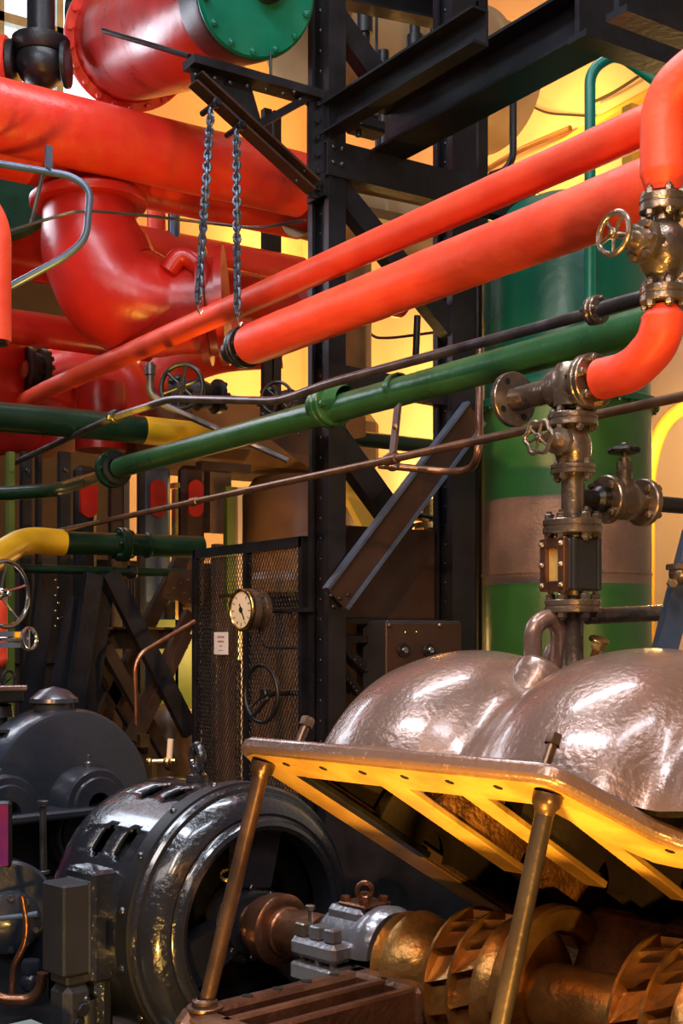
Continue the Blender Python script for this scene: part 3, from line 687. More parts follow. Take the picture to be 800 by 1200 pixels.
# bent hand rail
dr_ = 5.7
t = thing('bent_rail', P(85, 300, dr_), 'bent blue-grey tube rail in front of the big elbow', 'rail')
m = MB(); m.tube(fillet([P(-30, 187, dr_), P(84, 206, dr_), P(106, 222, dr_), P(101, 280, dr_), P(78, 300, dr_), P(12, 336, dr_)], [0, .1, .08, .1, .12, 0]), .0165, 14); m.build('tube', 'bluesteel', t)
m = MB(); m.box(P(57, 187, dr_), (.03, .02, .12)); m.hexb(P(57, 196, dr_ - .02), (0, -1, 0), .01, .01); m.build('clamp_strap', 'bluesteel', t)
m = MB(); m.tube([P(50, 205, dr_), P(36, 263, dr_)], .010, 10); m.tube(fillet([P(5, 273, dr_), P(38, 262, dr_), P(92, 246, dr_), P(165, 252, dr_ + .3), P(300, 268, 6.2), P(358, 258, 6.1)], .1), .0075, 8); m.build('thin_conduit', 'rail', t)
# black valve at the top left
t = thing('black_valve', P(45, 110, 6.9), 'black globe valve with upright pipe and red side flange at the top left', 'valve')
c = P(48, 76, 6.9)
m = MB(); m.sphere(c, .135, (1, 1, .95), 32); m.lathe([(.05, .13), (.09, .155), (.13, .155), (.135, .1)], 32, Matrix.Translation(c)); m.disc(c - RT * .13, -RT, .13, .04, 32); m.disc(c + RT * .12, RT, .12, .03, 32); m.build('valve_body', 'black', t)
m = MB(); m.tube([c + UP * .1, c + UP * 3.6], .075, 24); m.build('riser', 'black', t)
m = MB(); m.disc(c - RT * .17, -RT, .15, .05, 32)
f_ = m.build('flange', 'red', t)
for i in range(8): an = 2 * PI * i / 8; m = MB(); m.hexb(frame(c - RT * .17, -RT) @ V3((.12 * math.cos(an), .12 * math.sin(an), .05)), -RT, .018, .03); m.build('bolt', 'red', f_)
m = MB(); m.tube([P(80, 18, 7.4), P(110, 20, 7.4)], .1, 20); m.tube([P(108, -10, 7.4), P(85, 60, 7.4)], .03, 12); simple_thing('black_pipework', 'black pipe stub and rod between the valve and the red drum flange', 'pipe', m, 'black')
# black handwheels under the slim pipe
def wheelvalve(label, px, py, d, R, bx, nd):
    t = thing('handwheel_valve', P(px, py + 20, d), label, 'valve'); c = P(px, py, d)
    handwheel(t, c, nd, R, R * .11, 6, 'black', hub=R * .22)
    nd = V3(nd).normalized(); m = MB(); m.tube([c, c - nd * .16], R * .1, 12); m.build('stem', 'rail', t)
    b = c - nd * .2; m = MB(); m.lathe([(-.09, .05), (-.06, .06), (0, .08), (.06, .06), (.09, .05)], 24, frame(b, DX)); m.disc(b - DX * .12, DX, .085, .03, 24); m.disc(b + DX * .09, DX, .085, .03, 24)
    for i in range(6):
        for s_ in (-.12, .12): m.hexb(frame(b, DX) @ V3((.065 * math.cos(i * PI / 3), .065 * math.sin(i * PI / 3), s_)), DX * (1 if s_ > 0 else -1), .013, .02)
    m.build('valve_body', 'black', t); return t
wheelvalve('black valve with a six-spoked handwheel hanging below the slim red pipe', 213, 453, 5.95, .103, 0, (-.75, -.66, 0))
wheelvalve('smaller black valve with handwheel, right of the other and left of the column', 324, 466, 6.05, .074, 0, (-.75, -.66, 0))
m = MB(); m.tube(fillet([P(176, 425, 5.8), P(176, 462, 5.8), P(188, 470, 5.8)], .05), .018, 12); m.disc(P(176, 440, 5.8), UP, .026, .05, 12); simple_thing('lever_arm', 'short upright rod with a collar left of the larger black handwheel', 'rod', m, 'rail')
m = MB(); m.tube([P(190, 474, 5.7), P(338, 540, 5.6)], .015, 10); simple_thing('stay_rod', 'dark thin stay rod sloping down right behind the green pipe', 'rod', m, 'rail')

# ================================================================ BRACKET BOX AND DUCTS left of the column
m = MB(); pts = [(308, 508), (362, 503), (362, 548), (344, 536)]
vs = [PY(*q, Y0 - .03) for q in pts] + [PY(*q, Y0 + .14) for q in pts]
m.add(vs, [(0, 1, 2, 3), (7, 6, 5, 4), (0, 4, 5, 1), (1, 5, 6, 2), (2, 6, 7, 3), (3, 7, 4, 0)])
for x, y in ((320, 511), (334, 510), (350, 508)): m.dome(PY(x, y, Y0 - .03), (0, -1, 0), .009)
simple_thing('gusset_bracket', 'brown riveted gusset bracket on the column just under the green pipe', 'bracket', m, 'brown')
m = MB(); a = P(230, 520, 8.2); m.box(P(296, 518, 8.4), (1.5, .9, .42), bev=.08); simple_thing('air_duct', 'yellowish rounded duct behind the column, left side', 'duct', m, 'duct')
m = MB(); m.lathe([(0, .42), (1.0, .42), (1.12, .34), (1.12, 0)], 48, frame(P(358, 762, 8.4), (0, 0, 1))); m.lathe([(.3, .43), (.3, .45), (.36, .45), (.36, .43)], 48, frame(P(358, 762, 8.4), (0, 0, 1))); simple_thing('round_duct', 'wide round tan duct behind the top of the wire cage', 'duct', m, 'duct')
for (px, py, d, r, lab) in ((470, 62, 8.0, .42, 'big pale round duct added to vary the lit wall behind the column top and spindle rods'), (468, 268, 7.6, .2, 'pale round duct added to vary the lit wall low behind the horizontal channel beam')):
    c = P(px, py, d); m = MB(); m.lathe([(-.75, r), (.85 if r > .3 else 1.2, r)], 48, frame(c, (1, .12, 0))); m.lathe([(-.3, r), (-.3, r + .03), (-.24, r + .03), (-.24, r)], 48, frame(c, (1, .12, 0))); m.lathe([(.5, r), (.5, r + .03), (.56, r + .03), (.56, r)], 48, frame(c, (1, .12, 0)))
    simple_thing('round_duct', lab, 'duct', m, 'pale_duct')  # ducts added for shading variety in front of the lit wall
# tall olive and dark standards with sight ports
for i, (px, w, mt, lab) in enumerate(((104, .13, 'black', 'black standard with a red port, leftmost of the three'), (185, .20, 'bluesteel', 'blue-grey standard with a rounded red port, the widest of the three'), (229, .16, 'brown', 'brown standard with an orange-red port, rightmost of the three'))):
    c = PY(px, 590, 7.0); t = thing('sight_standard', V3((c.x, 7.0, 0)), lab, 'standard')
    m = MB(); m.box((c.x, 7.06, (2.2 + PY(px, 545, 7).z) / 2 + .0), (w, .1, PY(px, 545, 7).z - 2.2), bev=.03); m.box((c.x, 7.1, 1.1), (w * .7, .08, 2.3)); m.build('panel', mt, t)
    m = MB(); zc = PY(px, 584, 7).z
    pr = [(.052 * math.cos(a), .052 * math.sin(a) + (.06 if a < PI else -.06)) for a in [2 * PI * k / 24 for k in range(24)]]
    m.extr((c.x, 6.99, zc), (c.x, 7.02, zc), pr, UP); m.build('red_port', 'red_deep', t)
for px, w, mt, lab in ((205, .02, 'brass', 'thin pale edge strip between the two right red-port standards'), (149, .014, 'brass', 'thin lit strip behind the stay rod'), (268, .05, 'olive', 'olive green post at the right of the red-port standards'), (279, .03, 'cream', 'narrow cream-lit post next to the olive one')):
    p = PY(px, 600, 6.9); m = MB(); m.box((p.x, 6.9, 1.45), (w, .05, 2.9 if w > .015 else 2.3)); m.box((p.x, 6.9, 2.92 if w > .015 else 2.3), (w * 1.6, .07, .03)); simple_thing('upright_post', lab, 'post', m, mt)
m = MB(); m.box(PY(262, 548, 6.85), (.34, .08, .05)); simple_thing('cross_rail', 'dark horizontal rail joining the posts below the stay rod', 'rail', m, 'brown')
m = MB(); m.box(PY(255, 578, 7.1), (.15, .08, .5)); m.box(V3((PY(255, 578, 7.1).x, 7.1, 1.3)), (.06, .06, 2.6)); simple_thing('speckled_panel', 'pale speckled panel between the port standards and the olive post', 'panel', m, 'tank_brown')

# ================================================================ WIRE CAGE
XW = XC + .02
ca, cb = PX(230, 645, XW), PX(357, 626, XW)
zt2 = ca.z; zb2 = .9
t = thing('wire_cage', V3((XW, (ca.y + cb.y) / 2, zb2)), 'tall black wire-mesh cage panel left of the column with a gauge and handwheel before it', 'cage')
m = MB()
for (yy) in (ca.y, cb.y + .01): m.box((XW, yy, (zt2 + zb2) / 2), (.035, .03, zt2 - zb2))
m.box((XW, (ca.y + cb.y) / 2, zt2 - .02), (.035, ca.y - cb.y, .045)); m.box((XW, (ca.y + cb.y) / 2, zb2), (.035, ca.y - cb.y, .05))
cy = PX(290, 700, XW).y; m.box((XW, cy, (zt2 + zb2) / 2), (.03, .022, zt2 - zb2)); m.build('frame', 'steel', t)
def clipline(y_, z_, dy, dz, ya, yb, za, zb):
    t0, t1 = -1e9, 1e9
    for (q, dq_, lo, hi) in ((y_, dy, ya, yb), (z_, dz, za, zb)):
        u, w = (lo - q) / dq_, (hi - q) / dq_
        if u > w: u, w = w, u
        t0, t1 = max(t0, u), min(t1, w)
    return (t0, t1) if t1 - t0 > .01 else None
m = MB(); ya, yb2 = cb.y, ca.y; st_ = .024
for sg in (-1, 1):
    k = 0; base = -3.
    while base < 4:
        r_ = clipline(ya, zb2 + base, 1, sg * 1.6, ya, yb2, zb2, zt2); base += st_ * 1.6
        if r_:
            a = V3((XW + sg * .0015, ya + r_[0], zb2 + base - st_ * 1.6 + sg * 1.6 * r_[0])); b = V3((XW + sg * .0015, ya + r_[1], zb2 + base - st_ * 1.6 + sg * 1.6 * r_[1]))
            m.tube([a, b], .0022, 4, cap=False)
m.build('wire_mesh', 'black', t)
# sign
sc_ = PX(259, 754, XW - .03); t2 = thing('notice_sign', sc_ - UP * .045, 'small white notice plate hung on the wire cage', 'sign')
m = MB(); m.box(sc_, (.004, .135, .105), bev=.001); m.build('plate', 'paper', t2)
m = MB()
for k, (w, h) in enumerate(((.07, .011), (.062, .011), (.025, .006), (.05, .005))):
    n_ = max(3, int(w / .011))
    for j in range(n_): m.box(sc_ + V3((-.0026, w / 2 - (j + .5) * w / n_, .03 - k * .021)), (.001, w / n_ * .62, h * (.8 + .2 * ((j * 7) % 3 - 1) * .5)))
m.build('print_lines', 'ink', t2)
# gauge
gc = PX(306, 715, XW - .16); nx = V3((-1, -.08, 0)).normalized()
t = thing('pressure_gauge', gc - UP * .08, 'round brass-rimmed pressure gauge with a cream dial before the wire cage', 'gauge')
m = MB(); m.lathe([(0, 0), (0, .078), (.055, .078), (.055, .09), (.085, .09), (.085, .05), (.10, .045), (.10, .0)][::-1], 48, frame(gc, nx)); m.lathe([(.02, .079), (.02, .083), (-.0, .083), (-.0, .079)], 48, frame(gc, nx)); m.build('case', 'iron', t)
m = MB(); m.ring(gc + nx * .100, nx, .083, .0085, 48, 10); m.build('bezel', 'brass', t)
m = MB(); m.disc(gc + nx * .098, nx, .078, .003, 40); m.build('dial', 'dial', t)
T = frame(gc + nx * .103, nx, (0, 0, 1))
m = MB(); m.box((-.01, .0, 0), (.075, .006, .002), T @ Matrix.Rotation(.5, 4, 'Z')); m.disc(T @ V3((0, 0, 0)), nx, .012, .004, 14); m.build('needle', 'black', t)
m = MB()
for k in range(11):
    an = PI * .2 + k * PI * 1.6 / 10; m.box((.062, 0, 0), (.014, .003, .001), T @ Matrix.Rotation(an + PI * .0, 4, 'Z'))
m.build('scale_marks', 'black', t)
m = MB(); m.tube([gc, gc - nx * .16], .012, 10); m.box(gc - nx * .12 + V3((0, -.1, 0)), (.02, .24, .018)); m.tube(fillet([gc - UP * .08, gc - UP * .13, gc - UP * .16 + V3((.0, -.05, 0)), gc - UP * .16 + V3((.02, -.26, 0))], .04), .005, 8); m.disc(gc - UP * .1, UP, .012, .03, 10); m.build('bracket_pipe', 'black', t)
# cage handwheel
hc = PX(306, 813, XW - .14)
t = thing('handwheel', hc - UP * .12, 'black handwheel with one curved spoke standing in front of the wire cage', 'handwheel')
m = MB(); m.ring(hc, nx, .122, .0095, 56, 12); m.build('rim', 'black', t)
T = frame(hc, nx, (0, 0, 1))
m = MB(); m.tube(fillet([T @ V3((0, 0, -.03)), T @ V3((-.02, -.02, -.02)), T @ V3((-.09, .05, 0)), T @ V3((-.104, .064, 0))], .03), .010, 10); m.tube(fillet([T @ V3((0, 0, -.03)), T @ V3((-.02, .05, -.03)), T @ V3((-.07, .1, 0))], .03), .007, 8); m.disc(hc - nx * .045, nx, .024, .04, 20); m.build('spoke', 'black', t)
m = MB(); m.tube([hc - nx * .04, hc - nx * .3], .014, 12); m.build('shaft', 'black', t)
# dim machinery inside the cage: tall cylinder, pipes with brass glints
t = thing('caged_cylinder', V3((3.6, 5.35, 0)), 'tall tan cylinder standing behind the wire mesh', 'cylinder')
c = P(334, 700, 6.5); m = MB(); m.lathe([(0, 0), (0, .2), (2.3, .2), (2.34, .17), (2.34, 0)], 40, Matrix.Translation((c.x, c.y, 0))); m.build('body', 'duct', t)
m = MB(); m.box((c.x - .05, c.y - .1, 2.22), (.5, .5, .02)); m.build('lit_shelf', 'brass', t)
for px, d, r, mt, lab in ((268, 6.6, .05, 'duct', 'tan upright pipe behind the mesh, left of the gauge'), (279, 6.4, .014, 'brass', 'thin brass pipe behind the mesh')):
    c = P(px, 800, d); m = MB(); m.tube([V3((c.x, c.y, 0)), V3((c.x, c.y, 2.15 if r > .02 else 1.9))], r, 16); m.lathe([(1.2, r), (1.2, r * 1.5), (1.26, r * 1.5), (1.26, r)], 16, Matrix.Translation((c.x, c.y, 0))); simple_thing('upright_pipe', lab, 'pipe', m, mt)

# ================================================================ BROWN PANEL WITH CONTROL BOX
Yp = Y0 + .16
pa, pb = PY(392, 616, Yp), PY(640, 640, Yp)
zp = pa.z
m = MB(); m.box(((XC + .09 + XD - .005) / 2, Yp - .03, zp / 2), (XD - XC - .10, .02, zp)); 
for k in range(6): m.dome((XC + .14, Yp - .04, .3 + k * .38), (0, -1, 0), .009)
p_ = m.build('steel_bulkhead', 'brown', None, 'brown-black sheet steel panel between the two columns, lower middle', 'panel')
Yr = Y0 + .06
for i, py in enumerate((728, 749)):
    z = PY(400, py, Yr).z; m = MB(); m.extr((XC + .08, Yr, z), (XD, Yr, z), Rprof(.05, .03 if i else .022), UP); m.build('steel_rail', 'steel', None, ('upper', 'lower')[i] + ' horizontal rail across the brown panel, behind the control box', 'rail')
for a, b in (((392, 752), (447, 800)), ((392, 775), (420, 812))):
    m = MB(); m.extr(PY(*a, Yr), PY(*b, Yr), Rprof(.03, .035), UP); 
    for k in range(8): m.dome(PY(a[0] + (b[0] - a[0]) * (k + .5) / 8, a[1] + (b[1] - a[1]) * (k + .5) / 8, Yr - .03), (0, -1, 0), .006)
    simple_thing('riveted_strip', ('longer' if b[1] - a[1] > 40 else 'shorter') + ' riveted strip sloping down right beside the control box', 'brace', m, 'steel')
m = MB(); za = PY(400, 690, Yp - .03).z
xa, xb = PY(437, 700, Y0).x, PY(523, 700, Y0).x; z0b, z1b = PY(440, 900, Y0).z, PY(440, 727, Y0).z
t = thing('control_box', V3(((xa + xb) / 2, Y0 - .02, z0b)), 'dark control cabinet with two round knobs in front of the brown panel', 'control box')
m = MB(); m.box(((xa + xb) / 2, Y0 - .01, (z0b + z1b) / 2), (xb - xa, .18, z1b - z0b), bev=.006); m.build('case', 'box', t)
m = MB(); xm = PY(449, 740, Y0 - .1).x; m.box(((xm + xb) / 2, Y0 - .106, (z0b + z1b) / 2 - .0), (xb - xm - .01, .014, z1b - z0b - .02), bev=.004); m.build('front_plate', 'brown', t)
for px in (472, 502):
    c = PY(px, 762, Y0 - .115); m = MB(); m.disc(c, (0, -1, 0), .030, .008, 32); kd = m.build('knob_escutcheon', 'black', t)
    m = MB(); m.disc(c + V3((0, -.008, 0)), (0, -1, 0), .014, .012, 24); m.ring(c + V3((0, -.02, 0)), (0, -1, 0), .010, .003, 20, 6); m.build('knob', 'chrome', kd)
for px, py, r in ((456, 733, .012), (515, 733, .012), (475, 741, .006), (488, 741, .006)):
    m = MB(); m.dome(PY(px, py, Y0 - .113), (0, -1, 0), r, .8); m.build('screw', 'brass' if r < .01 else 'iron', t)

# ================================================================ LOWER LEFT TRUSS AND SMALL GEAR
YT = 5.75
t = thing('steel_trestle', V3((PY(150, 800, YT).x, YT, 0)), 'dark brown riveted steel trestle with crossing braces behind the gear case', 'trestle')
def tm(a, b, w, y=YT, nm='brace', mt='steel', th=.05):
    m = MB(); p, q = PY(*a, y), PY(*b, y); u = V3((-(q - p).z, 0, (q - p).x)); m.extr(p, q, Cprof(th, w, .008), u, (0, 1, 0)); return m.build(nm, mt, t)
tm((112, 672), (70, 960), .085, nm='leg'); tm((128, 672), (88, 960), .075, YT + .1, nm='leg'); tm((57, 672), (22, 960), .09, YT + .25, nm='leg')
tm((130, 670), (226, 860), .085); tm((226, 718), (150, 880), .07, YT + .1, mt='brown'); tm((112, 690), (62, 860), .06, YT + .3, mt='brown')
tm((92, 700), (60, 860), .07, YT + .1); tm((118, 745), (205, 900), .06, YT + .16, mt='brown')
tm((222, 742), (160, 870), .05, YT + .08, mt='wood'); tm((222, 640), (120, 842), .075, YT + .5, mt='wood'); tm((80, 720), (175, 880), .06, YT + .5, mt='wood')
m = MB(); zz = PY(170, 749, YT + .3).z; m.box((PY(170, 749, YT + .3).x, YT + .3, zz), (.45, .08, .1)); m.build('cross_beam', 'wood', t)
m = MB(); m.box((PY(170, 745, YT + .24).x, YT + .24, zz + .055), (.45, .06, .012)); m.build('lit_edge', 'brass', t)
m = MB(); pts = [(190, 700), (198, 670), (226, 668), (226, 708)]
vs = [PY(*q, YT + .05) for q in pts] + [PY(*q, YT + .07) for q in pts]
m.add(vs, [(0, 1, 2, 3), (7, 6, 5, 4), (0, 4, 5, 1), (1, 5, 6, 2), (2, 6, 7, 3), (3, 7, 4, 0)])
for x, y in ((197, 696), (204, 690), (212, 684), (220, 680), (216, 696), (222, 703)): m.dome(PY(x, y, YT + .05), (0, -1, 0), .008)
m.build('gusset_plate', 'wood', t)
m = MB()
for y_ in range(680, 740, 9): m.dome(PY(65 + (y_ % 2) * 3, y_, YT - .06), (0, -1, 0), .007)
m.build('rivet_row', 'brass', t)
m = MB(); m.tube(fillet([PY(160, 850, YT - .3), PY(158, 780, YT - .3), PY(166, 765, YT - .3), PY(228, 728, YT - .3)], .08), .011, 10); simple_thing('copper_tube', 'slim copper-coloured tube rising and bending right between the trestle braces', 'tube', m, 'copper')
m = MB(); m.box(PY(205, 800, 6.9), (.30, .05, .75)); simple_thing('olive_panel', 'olive green panel glimpsed through the trestle, left of the cage', 'panel', m, 'olive')
m = MB(); m.lathe([(0, 0), (0, .16), (.36, .17), (.46, .12), (.5, 0)], 32, frame(PY(200, 930, 6.3), UP)); simple_thing('oil_drum', 'brown rounded oil pot on the floor behind the motor, left of the cage', 'pot', m, 'duct')
t = thing('tee_handle', P(196, 880, 5.0), 'small brass tee handle with pale grip, behind the motor eye bolt', 'handle')
m = MB(); m.tube([P(198, 893, 5.0), P(200, 866, 5.0)], .012, 12); m.build('grip', 'cream', t)
m = MB(); m.tube([P(172, 893, 5.0), P(205, 892, 5.0)], .011, 10); m.sphere(P(196, 893, 5.0), .02); m.sphere(P(175, 893, 5.0), .017); m.box(P(168, 868, 5.0), (.04, .03, .05)); m.tube([P(180, 893, 5.0), P(180, 960, 5.0)], .014, 10); m.build('stem', 'brass', t)
# thin uprights behind, dark
for i, (px, w, y, mt) in enumerate(((30, .05, 6.6, 'black'), (45, .02, 6.3, 'steel'), (75, .06, 6.7, 'black'), (12, .03, 6.4, 'olive'), (135, .07, 7.0, 'brown'), (165, .03, 6.8, 'black'))):
    p = PY(px, 600, y); z = PY(px, 530, y).z; m = MB(); m.box((p.x, y, z / 2), (w, .05, z)); m.dome((p.x, y - .025, z - .1), (0, -1, 0), w * .3)
    simple_thing('upright_post', ('black post behind the yellow bend', 'thin dark upright just right of the small left handwheels', 'wide black upright below the pale pipe joint', 'olive upright at the left edge, behind the bright handwheel', 'brown upright behind the pipe flanges', 'slim black upright right of the brown one')[i], 'post', m, mt)
m = MB(); m.box((PY(110, 700, 7.6).x, 7.6, 1.25), (2.4, .3, 2.5)); m.box((PY(110, 700, 7.6).x, 7.45, 1.9), (2.2, .06, .08)); simple_thing('cabinet_backdrop', 'large dark brown cabinet shape added at the back to darken the area behind the trestle', 'cabinet', m, 'shade_brown')  # added dark mass, keeps the lower left background dark
# left edge chrome handwheel and small one, with instrument stand
t = thing('handwheel_valve', P(8, 740, 4.6), 'bright steel handwheel with five spokes at the left edge', 'valve')
nW = (-FW * .45 + RT * .9).normalized(); c = P(7, 696, 4.6)
handwheel(t, c, nW, .118, .0085, 5, 'chrome', hub=.022, dish=.03); m = MB(); m.tube([c, c - nW * .3], .014, 12); m.build('stem', 'chrome', t)
t = thing('handwheel_valve', P(8, 760, 4.5), 'small dark steel handwheel on a yoke just below the bright one', 'valve')
c = P(34, 749, 4.5); m = MB(); m.ring(c, nW, .038, .007, 28, 8); m.tube([c + UP * .038, c - UP * .038], .004, 8); m.tube([c, c - RT * .3], .007, 8); m.build('wheel', 'chrome', t)
m = MB(); m.box(P(14, 743, 4.5), (.12, .02, .018)); m.box(P(14, 756, 4.5), (.12, .02, .018)); m.box(P(28, 749, 4.5), (.02, .02, .06)); m.build('yoke', 'bluesteel', t)
m = MB(); m.box(P(22, 744, 4.5), (.03, .022, .02)); m.build('yellow_mark', 'yellow', t)
m = MB(); m.tube([P(-2, 690, 4.9), P(-2, 772, 4.9)], .035, 16); m.sphere(P(-2, 772, 4.9), .036); simple_thing('red_pipe_stub', 'small vertical red pipe end at the left edge behind the handwheels', 'pipe', m, 'red_lag')
t = thing('instrument_stand', P(8, 960, 4.7), 'small stand with a flat pinkish top tray at the left edge', 'stand')
m = MB(); m.box(P(2, 806, 4.7), (.14, .16, .02), bev=.004); m.build('tray', 'casing', t)
m = MB(); m.box(P(2, 815, 4.7), (.12, .14, .05), bev=.006); m.tube([P(0, 818, 4.7), P(0, 1000, 4.7)], .03, 14); m.lathe([(0, .05), (.04, .045), (.05, .03)], 20, frame(P(0, 840, 4.7), UP)); m.build('stand_body', 'black', t)
m = MB(); m.ring(P(10, 797, 4.7), nW, .034, .006, 28, 8); m.tube([P(3, 803, 4.7), P(17, 791, 4.7)], .004, 8); m.build('small_wheel', 'steel', t)
# ================================================================ MACHINE (turbine, motor, gear case) in its own axes
S_ = V3((1, 0, 0)); V_ = V3((0, 1, 0)); W_ = V3((0, 0, 1))
def W(s, v, w): return MM @ V3((s, v, w))
def mb_(): return MB(MM)
def sf(s=0, v=0, w=0, x=(0, 0, 1)): return frame((s, v, w), S_, x)
# ---- motor
mo = thing('electric_motor', W(-.15, 0, -.62), 'large glossy slate-black electric motor with a round open end, lower left', 'motor')
# body shell with vent slots: profile along s; faces over the slots are left out
def shell(prof, n, slots, th, name, m, parent):
    b = mb_(); vs = []; fs = []
    for (z, r) in prof:
        for i in range(n):
            a = 2 * PI * i / n; vs.append((z, r * math.sin(a), r * math.cos(a)))   # a=0 is up, towards +v
    for j in range(len(prof) - 1):
        for i in range(n):
            if (j, i) in slots: continue
            i2 = (i + 1) % n; fs.append((j * n + i, j * n + i2, (j + 1) * n + i2, (j + 1) * n + i))
    b.add(vs, fs); o = b.build(name, m, parent, recalc=False)
    md = o.modifiers.new('thick', 'SOLIDIFY'); md.thickness = th; md.offset = 1 if th > 0 else -1
    return o
RB = .385
prof = [(-.46, .26), (-.45, .31), (-.43, .345), (-.40, .37), (-.37, .381), (-.335, RB), (-.250, RB), (-.236, RB), (-.204, RB), (-.190, RB), (-.135, RB), (-.121, RB), (-.089, RB), (-.075, RB), (-.02, RB), (.05, RB + .002)]
n = 180; slots = set()
def slot(j, adeg, wdeg):
    for i in range(n):
        a = (i + .5) * 360 / n; dd = (a - adeg + 180) % 360 - 180
        if abs(dd) < wdeg / 2: slots.add((j, i))
for ac in (-90, -52, -18, 22, 60):
    for j0 in (6, 10): slot(j0, ac, 13); slot(j0 + 1, ac, 18); slot(j0 + 2, ac, 13)
slots2 = set()
for (j, i) in slots: slots2.add((j, i))
bd = shell(prof, n, slots2, .014, 'body_shell', 'motor', mo)
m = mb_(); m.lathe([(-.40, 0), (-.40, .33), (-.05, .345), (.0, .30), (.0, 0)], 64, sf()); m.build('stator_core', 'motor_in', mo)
m = mb_(); m.lathe([(-.01, RB), (-.01, RB + .014), (.03, RB + .016), (.045, RB + .014), (.05, RB)], 120, sf()); jb = m.build('joint_band', 'motor_in', mo)
for i in range(16):
    an = 2 * PI * (i + .5) / 16; m = mb_(); m.dome((.018, (RB + .014) * math.sin(an), (RB + .014) * math.cos(an)), (0, math.sin(an), math.cos(an)), .012, .9); m.build('screw', 'motor', jb)
m = mb_(); m.lathe([(.05, .375), (.052, .394), (.066, .394), (.074, .386), (.076, .374), (.094, .366), (.112, .350), (.124, .332), (.130, .316), (.127, .308), (.132, .301), (.144, .295), (.149, .283), (.144, .270), (.115, .265), (.06, .268), (.04, .30)], 120, sf(), closed=True); m.build('end_bell', 'motor', mo)
# spokes & hub
def spoke(adeg, w0, w1):
    a = math.radians(adeg); d = V3((0, math.sin(a), math.cos(a))); t_ = V3((0, math.cos(a), -math.sin(a))); m = mb_()
    p = [(.095, .1, w0), (.10, .275, w1), (.03, .28, w1), (.03, .1, w0)]
    vs = []
    for sg in (-1, 1):
        for (s, r, w) in p: vs.append(V3((s, 0, 0)) + d * r + t_ * w * sg)
    m.add(vs, [(0, 1, 2, 3), (7, 6, 5, 4), (0, 4, 5, 1), (1, 5, 6, 2), (2, 6, 7, 3), (3, 7, 4, 0)]); return m.build('spoke', 'motor', mo)
for a in (8, 128, 248): spoke(a, .055, .07)
m = mb_(); m.lathe([(.02, 0), (.02, .115), (.05, .12), (.075, .118), (.085, .105), (.085, .095), (.10, .092), (.105, .08), (.105, 0)], 48, sf()); hub = m.build('bearing_hub', 'motor', mo)
for i in range(8):
    an = 2 * PI * i / 8; m = mb_(); m.hexb((.085, .1 * math.sin(an), .1 * math.cos(an)), S_, .012, .014); m.build('bolt', 'motor', hub)
m = mb_(); m.ring((.10, -.10, .15), (.4, -.4, .6), .018, .006, 20, 8); m.dome((.128, -.17, -.22), S_, .015, .9); m.build('grease_cup', 'brass', mo)
m = mb_(); m.box((.112, -.04, .31), (.03, .035, .03), bev=.006); m.build('locating_lug', 'chrome', mo)
# rotor end windings inside
m = mb_(); m.lathe([(-.03, 0), (-.03, .2), (.0, .21), (.0, .14), (.0, 0)], 48, sf()); m.build('rotor_end', 'black', mo)
# feet and frame
m = mb_()
for s in (-.34, -.06):
    for sg in (-1, 1): m.box((s, sg * .3, -.43), (.07, .16, .3), bev=.01)
m.box((-.2, 0, -.60), (.5, .9, .05), bev=.01); m.box((-.2, -.37, -.30), (.22, .06, .5), bev=.02); m.build('feet', 'motor', mo)
m = mb_(); m.box((-.15, -.385, .02), (.15, .08, .31), bev=.01); m.build('box_flange', 'motor', mo)
m = mb_(); m.box((-.15, -.455, .02), (.115, .105, .25), bev=.006); jbx = m.build('junction_box', 'box', mo)
m = mb_(); m.box((-.15, -.425, .02), (.121, .008, .256), bev=.003); m.build('lid_seam', 'box', jbx)
m = mb_(); m.box((-.15, -.45, -.12), (.09, .08, .03), bev=.006); m.box((-.15, -.45, -.26), (.10, .09, .25), bev=.02); m.lathe([(-.18, .03), (-.45, .03)], 16, Matrix.Translation((-.12, -.42, 0))); m.build('cable_gland', 'box', mo)
m = mb_(); m.hexb((-.10, -.45, -.20), S_, .02, .02); m.hexb((-.10, -.46, -.235), S_, .016, .015); m.dome((-.10, -.43, -.18), S_, .012); m.build('gland_screws', 'motor', mo)
# eye bolt on top
m = mb_(); m.ring((-.17, .0, RB + .072), (.25, 1, 0), .036, .014, 32, 10); m.lathe([(0, .035), (.02, .034), (.025, .02), (.045, .018)], 20, Matrix.Translation((-.17, .0, RB))); m.build('eye_bolt', 'motor', mo)
m = mb_(); m.box((-.22, -.1, -.90), (.9, 1.25, .55), bev=.02); m.build('motor_plinth', 'floor', None, 'dark concrete plinth under the motor', 'plinth')

# ---- shaft line: coupling, bearing, rotor
ro = thing('turbine_rotor', W(1.0, 0, -.2), 'golden bronze turbine rotor with bladed wheels lying under the raised casing', 'rotor')
m = mb_(); m.lathe([(.1, 0), (.1, .06), (.15, .06), (.15, .05), (.24, .048), (.24, .042), (.66, .042), (.66, .06), (.70, .06), (2.6, .06), (2.6, 0)], 40, sf()); m.build('shaft', 'copper', ro)
m = MB(MM @ Matrix.Translation((.03, 0, 0))); m.lathe([(.085, .05), (.085, .06), (.115, .06), (.115, .085), (.125, .088), (.14, .085), (.145, .078), (.15, .078), (.152, .098), (.165, .10), (.195, .10), (.20, .095), (.205, .075), (.205, .04)], 56, sf()); m.build('coupling', 'copper', ro)
m = mb_(); m.lathe([(.21, .05), (.215, .066), (.25, .068), (.255, .064), (.30, .064), (.305, .068), (.40, .068), (.405, .05)], 56, sf()); m.build('coupling_sleeve', 'copper', ro)
